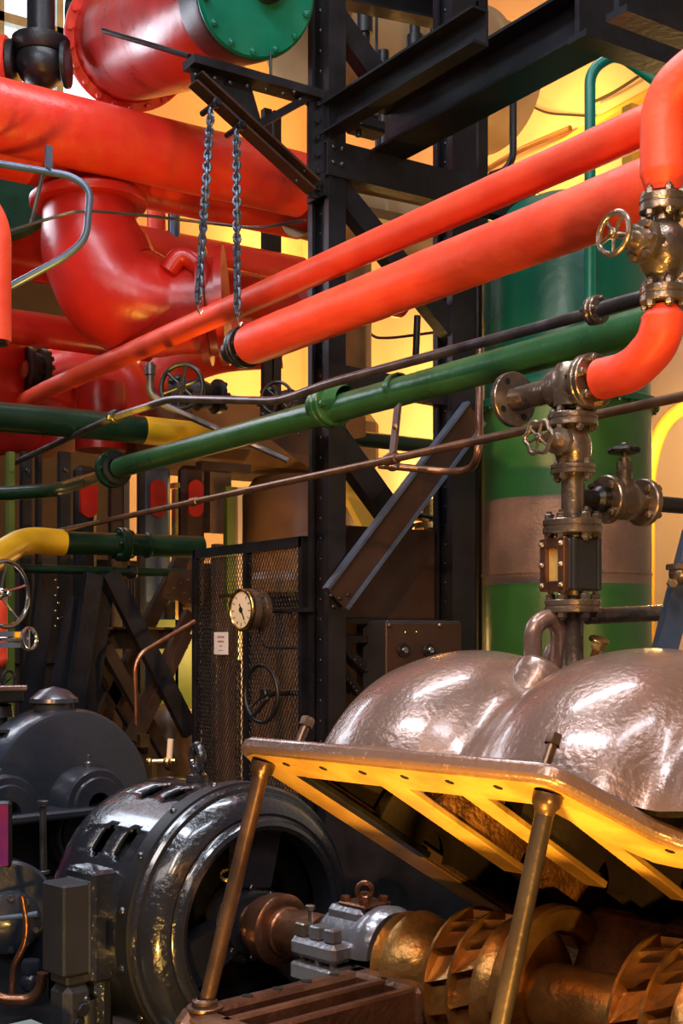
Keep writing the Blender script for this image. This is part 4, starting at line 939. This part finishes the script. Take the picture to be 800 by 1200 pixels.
# packing disc
m = mb_(); m.lathe([(z_ + .11, r_) for z_, r_ in [(.585, .04), (.585, .118), (.592, .126), (.600, .118), (.606, .106), (.616, .106), (.624, .126), (.634, .134), (.65, .131), (.69, .118), (.73, .085), (.745, .05)]], 72, sf()); m.build('packing_disc', 'bronze', ro)
def wheel(s0, R, rin, label=None, nb=26, mt='bronze', drum=True):
    m = mb_(); m.lathe([(s0, rin), (s0, R - .012), (s0 + .004, R), (s0 + .012, R), (s0 + .014, R - .03), (s0 + .014, rin)], 84, sf()); w = m.build('wheel', mt, ro)
    m = mb_(); m.lathe([(s0 + .075, rin), (s0 + .075, R - .006), (s0 + .079, R), (s0 + .086, R), (s0 + .088, R - .03), (s0 + .088, rin)], 84, sf()); m.build('rim_ring', mt, w)
    if drum:
        m = mb_(); m.lathe([(s0 + .135, rin), (s0 + .14, R - .01), (s0 + .148, R), (s0 + .158, R), (s0 + .18, R - .008), (s0 + .21, R - .035), (s0 + .225, R - .075), (s0 + .225, rin)], 84, sf()); m.build('dished_disc', mt, w)
        m = mb_(); m.lathe([(s0 + .01, R - .052), (s0 + .15, R - .052)], 64, sf()); m.build('drum', mt, w)
    for row, (sa, sb) in enumerate(((s0 + .012, s0 + .078), (s0 + .085, s0 + .14))[:2 if drum else 1]):
        for i in range(nb):
            a = 2 * PI * i / nb + row * .2; b = a + .13; m = mb_()
            def pt(s, r, q): return (s, r * math.sin(q), r * math.cos(q))
            r0, r1 = R - .055, R - .006; th = 2 * PI / nb * .84
            vs = [pt(sa, r0, a), pt(sa, r1, a), pt(sb, r1, b), pt(sb, r0, b), pt(sa, r0, a + th), pt(sa, r1 - .020, a + th), pt(sb, r1 - .020, b + th), pt(sb, r0, b + th)]
            m.add(vs, [(0, 1, 2, 3), (7, 6, 5, 4), (0, 4, 5, 1), (1, 5, 6, 2), (2, 6, 7, 3), (3, 7, 4, 0)]); m.build('blade', mt, w)
wheel(.915, .172, .04, nb=13)
wheel(1.435, .195, .04, nb=14)
wheel(1.75, .20, .04, nb=14)
m = mb_(); m.lathe([(1.13, .0), (1.13, .06), (1.14, .072), (1.155, .080), (1.17, .082), (1.43, .082), (1.44, .08), (1.44, 0)], 56, sf()); m.build('shaft_sleeve', 'bronze', ro)
# half ring diaphragm lying in the lower casing
m = mb_(); m.lathe([(1.12, .158), (1.12, .198), (1.13, .206), (1.165, .206), (1.175, .198), (1.175, .158), (1.165, .150), (1.13, .150)], 72, frame((0, .02, 0), S_, (0, 0, 1)), -1.5, 1.57, closed=True)
m.build('diaphragm_ring', 'bronze', None, 'bare bronze half ring standing over the rotor shaft behind the right prop rod', 'ring')
def mbb(): return MB(MM @ Matrix.Translation((.115, 0, 0)))
# bearing pedestal
bp = thing('bearing_pedestal', W(.545, 0, -.5), 'silvery bearing pedestal with bolted cap and eye bolt between motor and turbine', 'bearing')
m = mbb(); m.lathe([(.345, .05), (.345, .092), (.36, .098), (.47, .098), (.50, .115), (.53, .118), (.555, .105), (.56, .05)], 40, frame((0, 0, .012), S_, (0, 1, 0)), 0, PI, closed=True)
m.box((.42, 0, .095), (.13, .12, .05), bev=.012); m.box((.42, -.135, .025), (.17, .075, .05), bev=.012); m.box((.42, .135, .025), (.17, .075, .05), bev=.012); m.build('cap', 'silver', bp)
m = mbb(); m.box((.42, -.135, -.035), (.15, .085, .045), bev=.006); m.box((.42, .135, -.035), (.15, .085, .045), bev=.006)
m.lathe([(.35, .05), (.35, .09), (.54, .09), (.54, .05)], 40, frame((0, 0, -.01), S_, (0, 1, 0)), PI, 2 * PI, closed=True); m.box((.43, 0, -.30), (.18, .3, .5), bev=.01); m.build('base', 'silver', bp)
for s in (.365, .42, .475):
    m = mbb(); m.tube([(s, -.145, -.06), (s, -.145, .08)], .010, 10); m.box((s, -.145, .068), (.036, .036, .036), bev=.004); m.build('stud_nut', 'silver' if s != .365 else 'iron', bp)
m = mbb(); m.tube([(.35, -.11, .05), (.35, -.11, .115)], .006, 8); m.hexb((.35, -.11, .11), W_, .013, .012); m.build('oil_screw', 'iron', bp)
m = mbb(); m.box((.44, 0, .125), (.10, .1, .012), bev=.004); m.ring((.44, 0, .158), (.7, -.7, 0), .020, .0065, 24, 8); 
for s, v in ((.405, -.035), (.405, .035), (.475, -.035), (.475, .035)): m.hexb((s, v, .125), W_, .014, .02)
m.build('eye_bolt_plate', 'copper', bp)
# ---- lower casing / bed
bed = thing('lower_casing', W(1.2, 0, -.6), 'brown lower half casing with bolting flange and long slots, along the bottom edge', 'casing')
m = MB(MM @ Matrix.Translation((.09, .015, 0))); m.box((.585, -.665, -.045), (.06, .07, .09), bev=.02)
m.box((.585, -.40, -.045), (.05, .55, .09), bev=.012); m.box((.69, -.41, -.045), (.03, .50, .09), bev=.006); m.box((.79, -.42, -.045), (.03, .50, .09), bev=.006)
m.box((.69, -.655, -.045), (.28, .06, .09), bev=.015); m.box((.69, -.155, -.045), (.26, .06, .09), bev=.01)
m.box((1.55, -.665, -.045), (1.5, .07, .09), bev=.012); m.build('flange_face', 'bed', bed)
m = MB(MM @ Matrix.Translation((.09, .015, 0))); m.box((.69, -.40, -.14), (.24, .5, .04)); m.box((.565, -.42, -.35), (.03, .54, .6)); m.box((1.4, -.60, -.4), (1.7, .03, .7)); m.box((1.4, 0, -.7), (1.7, 1.3, .03)); m.box((.83, -.42, -.3), (.02, .5, .4)); m.build('casing_wall', 'rust', bed)
m = mb_(); m.box((1.5, .62, -.05), (1.9, .10, .10), bev=.01); m.box((1.5, .60, -.4), (1.9, .03, .6)); m.box((.60, .42, -.3), (.03, .40, .5)); m.build('far_wall', 'rust', bed)
for i in range(5):
    v = -.22 - .09 * i; b = mb_(); b.lathe([(0, .014), (.0008, .014), (.001, 0)], 16, Matrix.Translation((.675, v, 0.0005))); b.build('bolt_hole', 'black', bed)
m = mb_(); m.box((.66, .05, -.45), (.05, .5, .5)); m.box((1.45, .0, -.95), (1.7, 1.25, .45)); m.build('bed_frame', 'black', bed)
cb_ = mb_(); cb_.box((1.42, .42, .0), (.24, .16, .20), bev=.02); cb_.box((1.55, .50, .03), (.2, .1, .16), bev=.02); cb_.build('casting_block', 'rust', bed)

# ---- raised upper casing
tau = math.radians(29.5); ct, sn = math.cos(tau), math.sin(tau)
q_ax = (V_ * ct - W_ * sn); n_ax = (V_ * sn + W_ * ct); L0 = V3((0, -.524, .600))
ML = MM @ Matrix(((1, q_ax.x, n_ax.x, L0.x), (0, q_ax.y, n_ax.y, L0.y), (0, q_ax.z, n_ax.z, L0.z), (0, 0, 0, 1)))
def ml(): return MB(ML)
up = thing('upper_casing', ML @ V3((1.2, 1.3, 0)), 'big glossy silver-brown humped turbine casing propped open, lower right', 'casing')
QC = .60; QW = 1.20
def Rad(s):
    def hump(c, h, R0, R1, p=2.4):
        u = abs(s - c) / h
        return R0 + (R1 - R0) * max(0, 1 - u ** p) ** (1 / p) if u < 1 else 0
    v = max(hump(.94, .185, .40, .485, 2.), hump(1.43, .21, .40, .492, 2.), hump(1.79, .16, .36, .43, 2.), hump(2.15, .18, .34, .42, 2.))
    base = .405 if s < 1.6 else .355
    if s < .88: base = .405 * math.sqrt(max(0, 1 - ((.88 - s) / .15) ** 2)) ** .8
    return max(v, base)
import bisect
ss = []; s = .735
while s < 2.45: ss.append(s); s += .0125 if s > .8 else .004
prof = [(.725, .0), (.73, .12), (.733, .25)] + [(s, Rad(s)) for s in ss]
# smooth the valleys a little
for _ in range(10): prof = prof[:3] + [(prof[i][0], (prof[i - 1][1] + 2 * prof[i][1] + prof[i + 1][1]) / 4) if i + 1 < len(prof) else prof[i] for i in range(3, len(prof))]
def dome_shell(off, name, m):
    b = ml(); n = 72; vs = []; fs = []
    for (s, r) in prof:
        r = max(r - off, .001)
        for i in range(n + 1):
            a = PI * i / n
            cx, sx_ = math.cos(a), math.sin(a)
            qq = QC - r * 1.0 * cx; zz = r * sx_ * 1.0
            vs.append((s + (off if s < .8 else 0), qq, zz))
    k = n + 1
    for j in range(len(prof) - 1):
        for i in range(n): fs.append((j * k + i, j * k + i + 1, (j + 1) * k + i + 1, (j + 1) * k + i))
    b.add(vs, fs); return b.build(name, m, up, sharp=60)
dome_shell(0, 'casing_shell', 'casing'); dome_shell(.028, 'inner_lining', 'shade_rust')
# flange ring around the split plane
FT = .036
m = ml()
outer = [(.672, .05), (.69, .015), (.73, .0), (1.535, .0), (1.565, .01), (1.585, .04), (1.655, .22), (1.69, .26), (1.77, .275), (2.45, .275), (2.45, QW), (.672, QW)]
inner = [(.79, .12), (.79, .12), (.79, .12), (1.47, .12), (1.47, .12), (1.47, .12), (1.54, .30), (1.58, .36), (1.62, .37), (2.40, .37), (2.40, QW - .12), (.79, QW - .12)]
n_ = len(outer); vs = [(x, y, z) for z in (.0, -FT) for x, y in outer] + [(x, y, z) for z in (.0, -FT) for x, y in inner]; fs = []
for i in range(n_):
    j = (i + 1) % n_
    fs += [(i, j, n_ + j, n_ + i), (i, 2 * n_ + i, 2 * n_ + j, j), (n_ + i, n_ + j, 3 * n_ + j, 3 * n_ + i), (2 * n_ + i, 3 * n_ + i, 3 * n_ + j, 2 * n_ + j)]
m.add(vs, fs); fo = m.build('flange_plate', 'casing', up, sharp=50)
bv = fo.modifiers.new('bevel', 'BEVEL'); bv.width = .012; bv.segments = 3; bv.limit_method = 'ANGLE'; bv.angle_limit = math.radians(40)
# machined joint face under the flange: thin plate
m = ml()
o2 = [(x + (.014 if x < 1 else -.014), min(max(y + .014, .014), QW - .01)) for x, y in outer]
vs = [(x, y, z) for z in (-FT, -FT - .004) for x, y in o2] + [(x, y, z) for z in (-FT, -FT - .004) for x, y in inner]
m.add(vs, fs); m.build('joint_face', 'rib', up)
hp = [(.82 + .12 * i, .052) for i in range(7)] + [(1.66, .28), (1.78, .31), (1.93, .31), (2.08, .31)] 
for x, y in hp:
    b = ml(); b.disc((x, y, -FT - .0035), (0, 0, -1), .0095, .0015, 16); b.build('bolt_hole', 'black', fo)
# diaphragm half plates: their lower edges cross the opening
for k, (s0, th, r1) in enumerate(((.79, .03, .22), (1.06, .065, .36), (1.285, .05, .36), (1.50, .035, .36), (1.80, .04, .32), (2.1, .04, .32))):
    b = ml(); b.lathe([(s0, .06), (s0, r1), (s0 + th, r1), (s0 + th, .06)], 48, frame((0, QC, -FT + .01), S_, (0, 1, 0)), 0, PI, closed=True)
    b.build('diaphragm_plate', 'rust' if k == 1 else 'shade_rust', up)  # unlit plates take the shaded colour
    b = ml()
    b.box((s0 + th / 2, QC - (.03 + .475) / 2, -FT - .002 + .005), (th + .008, .475 - .03 + .02, .016), bev=.003)
    b.build('plate_edge', 'black' if k == 0 else 'rib', up)
# rough inner casting between first plates
b = ml(); b.box((1.0, .33, .03), (.12, .44, .03)); b.build('inner_rib', 'rust', up)
b = ml(); b.box((1.30, .90, -.11), (.34, .16, .20), bev=.02); b.box((1.42, .84, -.08), (.1, .14, .12), bev=.02); b.build('hinge_casting', 'rust', up)
# lifting boss with shackle eye
def LL(s, q, z): return ML @ V3((s, q, z))
bA, bB = P(583, 872, 2.86), P(638, 786, 2.94); bL = (bB - bA).length; m = MB(); m.lathe([(-.05, .066), (bL - .05, .060), (bL - .04, .064), (bL - .01, .064), (bL, .056), (bL, 0)], 36, frame(bA, bB - bA)); m.build('lifting_boss', 'casing', up)
bt = P(628, 778, 2.98)
m = MB(); m.tube(fillet([P(624, 782, 2.96), P(624, 735, 2.96), P(642, 722, 2.98), P(656, 735, 3.0), P(654, 790, 3.04)], .045), .0215, 20); m.tube(fillet([P(640, 790, 3.1), P(645, 760, 3.1), P(660, 750, 3.12), P(676, 765, 3.12)], .03), .016, 16); m.build('lifting_eye', 'casing', up)
m = MB(); a = P(697, 775, 3.0); m.tube([P(693, 782, 3.0), P(701, 754, 2.98)], .011, 8); m.hexb(P(700, 760, 2.98), (P(701, 754, 2.98) - P(693, 782, 3.0)), .017, .02); m.disc(P(701, 752, 2.98), (P(701, 754, 2.98) - P(693, 782, 3.0)), .024, .008, 20); m.build('drain_cap', 'brass', up)
# side pipe right of the stack and diagonal strut at the right edge
m = MB(); a, b_ = P(688, 722, 3.05), P(784, 718, 3.22); m.tube([a, b_], .020, 20); m.tube([b_, b_ + (b_ - a).normalized() * .02], .026, 16); m.build('cross_pipe', 'iron', None, 'level polished pipe running right from behind the stack, just above the casing', 'pipe')
t = thing('steel_strut', P(785, 775, 3.1), 'slanting blue-grey steel strut with a bolted ball joint at the right edge', 'strut')
m = MB(); m.extr(P(786, 780, 3.1), P(826, 625, 3.15), Cprof(.05, .06, .008), FW * -1); m.build('channel', 'bluesteel', t)
m = MB(); m.sphere(P(797, 672, 3.05), .028); m.disc(P(797, 668, 3.05), UP, .034, .014, 24); m.hexb(P(786, 684, 3.02), -FW, .012, .02); m.build('ball_joint', 'iron', t)
# studs through the flange and prop rods
def stud(s, q, label, hgt=.06):
    m = ml(); m.tube([(s, q, -.005), (s, q, hgt)], .0105, 16); m.hexb((s, q, hgt - .010), (0, 0, 1), .016, .022); return m.build('flange_stud', 'rod', None, label, 'bolt')
def rod(s, q, sb, vb, label, r=.0175, wb=0., rm='rod'):
    top = LL(s, q, -FT - .004); bot = W(sb, vb, wb); t = thing('prop_rod', bot, label, 'prop rod'); d = (bot - top).normalized()
    m = MB(); m.tube([top, bot], r, 18); m.build('rod_shaft', rm, t)
    m = MB(); m.lathe([(0, r * 1.55), (.012, r * 1.6), (.022, r * 1.5), (.03, r * 1.1), (.04, r)], 24, frame(top, d)); m.build('top_collar', 'rod', t)
    m = MB(); m.disc(bot + UP * .0, UP, r * 2.3, .008, 24); m.lathe([(.008, r * 1.7), (.02, r * 1.6), (.024, r)], 24, frame(bot, UP)); m.build('foot_collar', 'rod', t)
rod(.745, .05, .694, -.626, 'left prop rod standing on the lower casing under the lid corner')
rod(1.535, .055, 1.50, -.635, 'dark right prop rod under the front corner of the raised casing', .0175, 0., 'dark_rod')
stud(.84, .045, 'short stud poking up through the casing flange near its left corner'); stud(1.515, .045, 'short stud poking up through the casing flange above the right prop rod')

# ---- gear case at the left
GC = P(86, 941, 4.55); GS = MS; MG = Matrix(((MS.x, MV.x, 0, GC.x), (MS.y, MV.y, 0, GC.y), (0, 0, 1, GC.z), (0, 0, 0, 1)))
def mg(): return MB(MG)
gc_ = thing('gear_case', GC - UP * .6, 'dark slate gear case with a half-round hood and mushroom vent cap, left of the motor', 'gear case')
m = mg(); m.lathe([(-.22, 0), (-.22, .30), (-.20, .325), (-.17, .335), (-.03, .335), (-.005, .325), (0, .31), (0, 0)], 72, frame((0, 0, 0), S_, (0, 1, 0)), 0, PI); m.build('hood', 'gear', gc_)
m = mg(); m.box((-.05, 0, -.015), (.42, .86, .03), bev=.008); m.build('split_flange', 'gear', gc_)
for v, r, h in ((.03, .13, 'middle'), (-.32, .13, 'left')):
    m = mg(); m.lathe([(.0, .045), (.0, r), (.10, r), (.115, r - .008), (.115, r - .03), (.125, r - .035), (.125, .045)], 48, frame((0, v, 0), S_, (0, 1, 0)), 0, PI, closed=True); m.build('bearing_cap', 'gear', gc_)
    m = mg(); m.lathe([(0, .018), (.02, .016), (.025, .01), (.045, .009), (.05, 0)], 16, Matrix.Translation((.05, v, r - .005))); m.build('oiler', 'gear', gc_)
m = mg(); m.lathe([(0, .072), (.03, .072), (.03, .088), (.045, .085), (.075, .05), (.088, 0)], 36, Matrix.Translation((-.1, -.02, .325))); m.build('vent_cap', 'gear', gc_)
m = mg(); m.box((-.12, -.21, .262), (.08, .06, .01), MG.inverted() @ MG @ Matrix.Identity(4)); m.build('name_plate', 'box', gc_)
m = mg(); m.lathe([(-.12, 0), (-.12, .28), (-.05, .29), (-.03, .28), (-.03, 0)], 64, frame((0, .02, -.06), S_)); m.lathe([(0, .16), (.03, .16), (.035, .12), (.05, .12), (.05, .0)], 48, frame((0, .05, -.1), S_)); m.ring((.05, .05, -.1), S_, .14, .008, 48, 8); m.build('gear_wheel', 'copper' if False else 'black', gc_)
m = mg(); m.box((-.05, 0, -.55), (.38, .82, .2), bev=.02); m.box((-.14, 0, -.3), (.1, .8, .6)); m.build('lower_case', 'black', gc_)
m = MB(); m.tube([P(50, 941, 4.2), P(51, 1022, 4.2)], .012, 14); m.hexb(P(50, 945, 4.2), UP, .02, .02); m.disc(P(51, 1024, 4.2), UP, .02, .012, 14); simple_thing('support_rod', 'thin steel rod standing under the gear case flange, left', 'rod', m, 'rail')
m = mg(); m.box((.16, -.15, -.265), (.34, .55, .03), bev=.004); m.build('ledge', 'box', gc_)
# colour-lit display screen glimpsed at the left edge
pc_ = P(-18, 978, 4.0)
scm, N, L_, b_ = nt('display_screen_glow')
tc_ = N.new('ShaderNodeTexCoord'); nn = N.new('ShaderNodeTexNoise'); nn.inputs['Scale'].default_value = 5; L_.new(tc_.outputs['Object'], nn.inputs['Vector'])
rr = N.new('ShaderNodeValToRGB'); e = rr.color_ramp.elements; e[0].position = .35; e[0].color = (.02, .02, .35, 1); e[1].position = .65; e[1].color = (.9, .02, .12, 1); L_.new(nn.outputs['Fac'], rr.inputs['Fac']); L_.new(rr.outputs['Color'], b_.inputs['Emission Color']); b_.inputs['Emission Strength'].default_value = .25; b_.inputs['Base Color'].default_value = (0, 0, 0, 1)
t = thing('display_screen', pc_ - UP * .6, 'pink and blue glowing screen at the left edge under the gear case', 'screen')
m = MB(); m.box((0, 0, 0), (.17, .03, .21), frame(pc_, UP, RT), bev=.008); m.build('housing', 'black', t)
m = MB(); m.box((0, .017 if frame(pc_, UP, RT).to_3x3().col[1].dot(FW) < 0 else -.017, 0), (.155, .004, .19), frame(pc_, UP, RT)); m.build('panel', scm, t)
# small pump with pipes at the lower left corner
pc_ = P(10, 1080, 4.0)
t = thing('oil_pump', pc_ - UP * .5, 'dark oil pump with bolted round cover and copper pipes in the lower left corner', 'pump')
m = MB(); Tq = frame(pc_, -FW * .9 + RT * .4, UP); m.lathe([(-.15, 0), (-.15, .13), (0, .14), (.01, .13), (.01, 0)], 40, Tq @ Matrix.Translation((.05, 0, 0))); m.box((-.2, 0, -.08), (.35, .26, .14), Tq, bev=.02); m.build('body', 'gear', t)
m = MB(); m.lathe([(.01, .1), (.03, .095), (.045, .05), (.05, 0)], 32, Tq); 
for i in range(10): an = 2 * PI * i / 10; m.hexb(Tq @ V3((.08 * math.cos(an), .08 * math.sin(an), .02)), Tq.to_3x3() @ V3((0, 0, 1)), .011, .03)
m.build('bolted_cover', 'gear', t)
m = MB(); m.tube(fillet([P(26, 1050, 3.8), P(32, 1085, 3.8), P(28, 1110, 3.8), P(16, 1130, 3.8), P(14, 1165, 3.8)], .05), .010, 12); m.tube(fillet([P(-10, 1165, 3.75), P(5, 1172, 3.75), P(35, 1172, 3.75), P(48, 1160, 3.75), P(50, 1140, 3.75)], .05), .017, 14); m.build('copper_pipe', 'copper', t)
m = MB(); m.tube([P(-5, 1077, 3.8), P(44, 1071, 3.8)], .008, 10); m.build('link_bar', 'bluesteel', t)
m = MB(); m.sphere(P(36, 1150, 3.9), .035); m.hexb(P(36, 1140, 3.9), UP, .03, .04); m.build('drain_valve', 'gear', t)
m = MB(); m.box((0, 0, 0), (.5, .4, .5), frame(P(0, 1290, 3.9), UP, RT), bev=.02); m.build('pump_base', 'black', None, 'black base block under the oil pump, lower left corner', 'base')
c = P(24, 1238, 3.35); m = MB(); m.box((0, 0, 0), (.22, .2, .12), frame(c, UP, MS), bev=.015); m.box((0, 0, -.4), (.2, .18, .8), frame(c, UP, MS)); m.build('plinth_corner', 'glass_green', None, 'pale green-grey plinth corner at the bottom edge, left of the motor', 'plinth')

# ================================================================ dark backing added to blacken the gap behind the turbine
m = mb_(); m.box((1.1, .80, -.44), (3.1, .03, 1.48)); m.build('backing_sheet', 'black', None, 'dark cladding sheet added behind the rotor and the raised casing, below the control box', 'backing')
for i, px in enumerate((448, 470)):
    m = MB(); c = P(565 + i * 22, 1030, 4.0); m.tube([c - UP * .8, c + UP * .25], .03 if i else .045, 18); m.build('upright_pipe', 'black', None, ('black upright pipe seen through the gap above the first bladed wheel', 'thinner black upright pipe in the gap under the raised casing')[i], 'pipe')

# ================================================================ PIPES AND CABLES ON THE WALLS (right background)
def wcable(name, label, pts, r, m, x=6.5):
    if x > 5.3: r *= 7.9 / x; x = 7.9
    mb = MB(); mb.tube(fillet([PX(px, py, x) for px, py in pts], .15), r, 10); return mb.build(name, m, None, label, 'cable' if r < .02 else 'pipe')
wcable('wall_pipe', 'yellow pipe along the wall behind the teal pipe, right background', [(640, 186), (700, 146), (770, 108)], .045, 'yellowwall', 5.6)
wcable('wall_conduit', 'brownish conduit on the wall between mast and teal pipe', [(560, 205), (610, 175), (668, 150)], .02, 'duct', 6.0)
wcable('hanging_cable', 'thin black cable sagging across the yellow wall beside the teal pipe', [(590, 90), (618, 122), (640, 133), (690, 136)], .007, 'rubber', 5.5)
wcable('hanging_cable', 'short sagging dark cable left of the teal pipe above the red pipe', [(690, 122), (720, 108), (750, 88)], .009, 'rubber', 5.5)
wcable('down_pipe', 'dark curved downpipe behind the deep I-beam', [(601, 100), (601, 185), (592, 200), (575, 205)], .022, 'black', 5.0)
wcable('thin_conduit', 'thin conduit line low on the yellow wall, left of the teal pipe', [(600, 200), (650, 172), (668, 165)], .012, 'yellowwall', 6.2)
wcable('hanging_cable', 'dark cable looping on the wall below the thick red pipe', [(430, 388), (440, 396), (460, 396), (520, 388)], .010, 'rubber', 5.2)
m = MB(); m.tube([P(489, 370, 6.6), P(487, 418, 6.6)], .018, 10); simple_thing('hanging_rod', 'dark hanging rod seen below the thick red pipe in the bright gap', 'rod', m, 'black')
m = MB(); q1, q2 = PX(585, 72, 4.9), PX(663, 12, 4.9); m.extr(q1, q2, Rprof(.1, .12), UP); simple_thing('wooden_beam', 'tan timber beam glimpsed above the deep I-beam', 'beam', m, 'duct')
m = MB(); p1, p2 = P(402, 558, 7.2), P(445, 640, 7.2); m.extr(p1, p2, Rprof(.12, .05), (0, -1, 0)); p1, p2 = P(455, 700, 7.2), P(400, 585, 7.2); simple_thing('yellow_strut', 'bright yellow strut on the lit wall behind the lower braces', 'strut', m, 'yellowwall')
m = MB(); c = P(508, 620, 6.6); m.lathe([(-.15, .06), (.0, .06), (0, .1), (.03, .1), (.03, .06), (.15, .06)], 20, Matrix.Translation(c)); m.box(c + UP * .05, (.4, .06, .03)); simple_thing('brass_fitting', 'brass pipe fitting on the lit wall, right above the brown panel', 'fitting', m, 'brass')
m = MB(); m.tube([P(470, 598, 6.5), P(530, 612, 6.5)], .012, 8); simple_thing('valve_lever', 'thin dark lever above the brass fitting', 'lever', m, 'black')
# frame tower members in the bright gap, upper middle
m = MB(); m.box(P(412, 430, 6.4), (.10, .1, .7)); m.lathe([(-.4, .16), (.4, .16)], 24, Matrix.Translation(P(400, 395, 6.8))); simple_thing('round_column', 'round dim column behind the main column, below the thick red pipe', 'column', m, 'duct')
for i, (x0, y0, x1, y1) in enumerate(((405, 245, 520, 268), (405, 215, 500, 235))):
    m = MB(); a, b = PY(x0, y0, 5.6), PY(x1, y1, 5.6); m.extr(a, b, Rprof(.06, .05), UP); simple_thing('cross_member', ('lower', 'upper')[i] + ' dark cross member seen under the horizontal channel beam', 'beam', m, 'black' if i else 'duct')

# ================================================================ LIGHTS
def area(name, loc, target, size, size_y, power, col):
    l = bpy.data.lights.new(name, 'AREA'); l.shape = 'RECTANGLE'; l.size = size; l.size_y = size_y; l.energy = power; l.color = col
    o = bpy.data.objects.new(name, l); COL.objects.link(o); o.location = loc
    o.rotation_euler = (V3(target) - V3(loc)).to_track_quat('-Z', 'Y').to_euler(); return o
def point(name, loc, power, col, r=.1):
    l = bpy.data.lights.new(name, 'POINT'); l.energy = power; l.color = col; l.shadow_soft_size = r
    o = bpy.data.objects.new(name, l); COL.objects.link(o); o.location = loc; return o
def spot(name, loc, target, power, col, ang=60, r=.08, blend=.3):
    l = bpy.data.lights.new(name, 'SPOT'); l.energy = power; l.color = col; l.shadow_soft_size = r; l.spot_size = math.radians(ang); l.spot_blend = blend
    o = bpy.data.objects.new(name, l); COL.objects.link(o); o.location = loc
    o.rotation_euler = (V3(target) - V3(loc)).to_track_quat('-Z', 'Y').to_euler(); return o
WARM = (1, .58, .18); YEL = (1, .62, .12); COOL = (.82, .88, 1.0)
cam3 = lambda r_, f_, z: RT * r_ + FW * f_ + V3((0, 0, z))
# skylights of the hall
area('skylight', cam3(-1.5, 2.2, 6.6), cam3(.2, 3.8, 1.2), 2.6, .5, 170, COOL)
area('skylight', cam3(1.2, 1.2, 6.2), cam3(.8, 3.0, 1.2), 2.2, .4, 80, COOL)
area('skylight', cam3(-2.6, -.5, 4.8), cam3(-.6, 6.2, 3.2), 2.5, 1.2, 50, (1, .86, .80))
area('skylight', cam3(-.2, 5.2, 7.6), cam3(-.2, 3.6, 1.2), 3.2, .6, 190, COOL)
# warm floodlights
spot('floodlight', V3((.1, -1.2, .9)), V3((2.8, 2.6, 3.0)), 430, (1, .52, .10), 44, .10)
area('tank_highlight_fill', cam3(-.5, -.3, 4.7), cam3(1.0, 5.6, 3.2), .6, 1.5, 62, (1, .92, .88))  # area light added to put a highlight on the tank
spot('floodlight', cam3(.3, -.3, 3.6), cam3(.5, 3.4, 1.8), 60, (1, .60, .33), 50, .2)
spot('floodlight', cam3(-1.6, 1.6, 3.1), P(440, 720, 5.2), 380, (1, .48, .20), 40, .03)
spot('floodlight', cam3(3.2, .2, 1.6), P(660, 520, 5.9), 300, (1, .5, .16), 40, .08)
def wl(px, py, x, e, c=(1, .50, .10), r=.12): point('lamp', PX(px, py, x), e, c, r)
wl(610, 140, 7.3, 90, (1, .50, .09)); wl(440, 560, 7.3, 95, (1, .56, .16)); wl(500, 130, 7.3, 40, (1, .40, .07)); wl(440, 420, 7.4, 28, (1, .45, .1))
wl(800, 520, 6.7, 95, (1, .62, .22)); wl(330, 440, 7.2, 60, (1, .45, .09)); wl(325, 270, 7.4, 40, (1, .45, .08)); wl(320, 90, 7.2, 26, (1, .42, .07))
spot('floodlight', P(110, 560, 5.2), P(190, 185, 6.3), 75, (1, .62, .06), 60, .03)
point('lamp', P(255, 490, 8.0), 30, (1, .55, .12), .1)
spot('lamp', W(1.65, -1.15, -.35), LL(1.36, .25, 0), 190, (1, .56, .09), 58, .04, .5)
point('lamp', W(1.15, -1.2, -.4), 60, (1, .55, .12), .05)  # second, weaker point light added to brighten the rotor
area('side_window', cam3(-3.2, 7.0, 4.7), cam3(-.5, 3.7, 1.4), 2.4, 1.1, 85, COOL)
point('lamp', P(300, 760, 7.4), 25, WARM, .1)

w = bpy.data.worlds.new('world'); sc.world = w; w.use_nodes = True
w.node_tree.nodes['Background'].inputs[0].default_value = (.75, .7, .8, 1); w.node_tree.nodes['Background'].inputs[1].default_value = .05

# ================================================================ CAMERA
cd = bpy.data.cameras.new('camera'); cam = bpy.data.objects.new('camera', cd); COL.objects.link(cam)
cam.location = (0, 0, H); cam.rotation_euler = (PI / 2, 0, -math.atan2(FW.x, FW.y))
cd.sensor_fit = 'AUTO'; cd.sensor_width = 36; cd.lens = 36 * F / 1200; cd.shift_y = (HOR - 600) / 1200; cd.clip_start = .05
sc.camera = cam
sc.view_settings.view_transform = 'Standard'; sc.view_settings.look = 'None'; sc.view_settings.gamma = 1; sc.view_settings.use_curve_mapping = False
sc.view_settings.exposure = 0
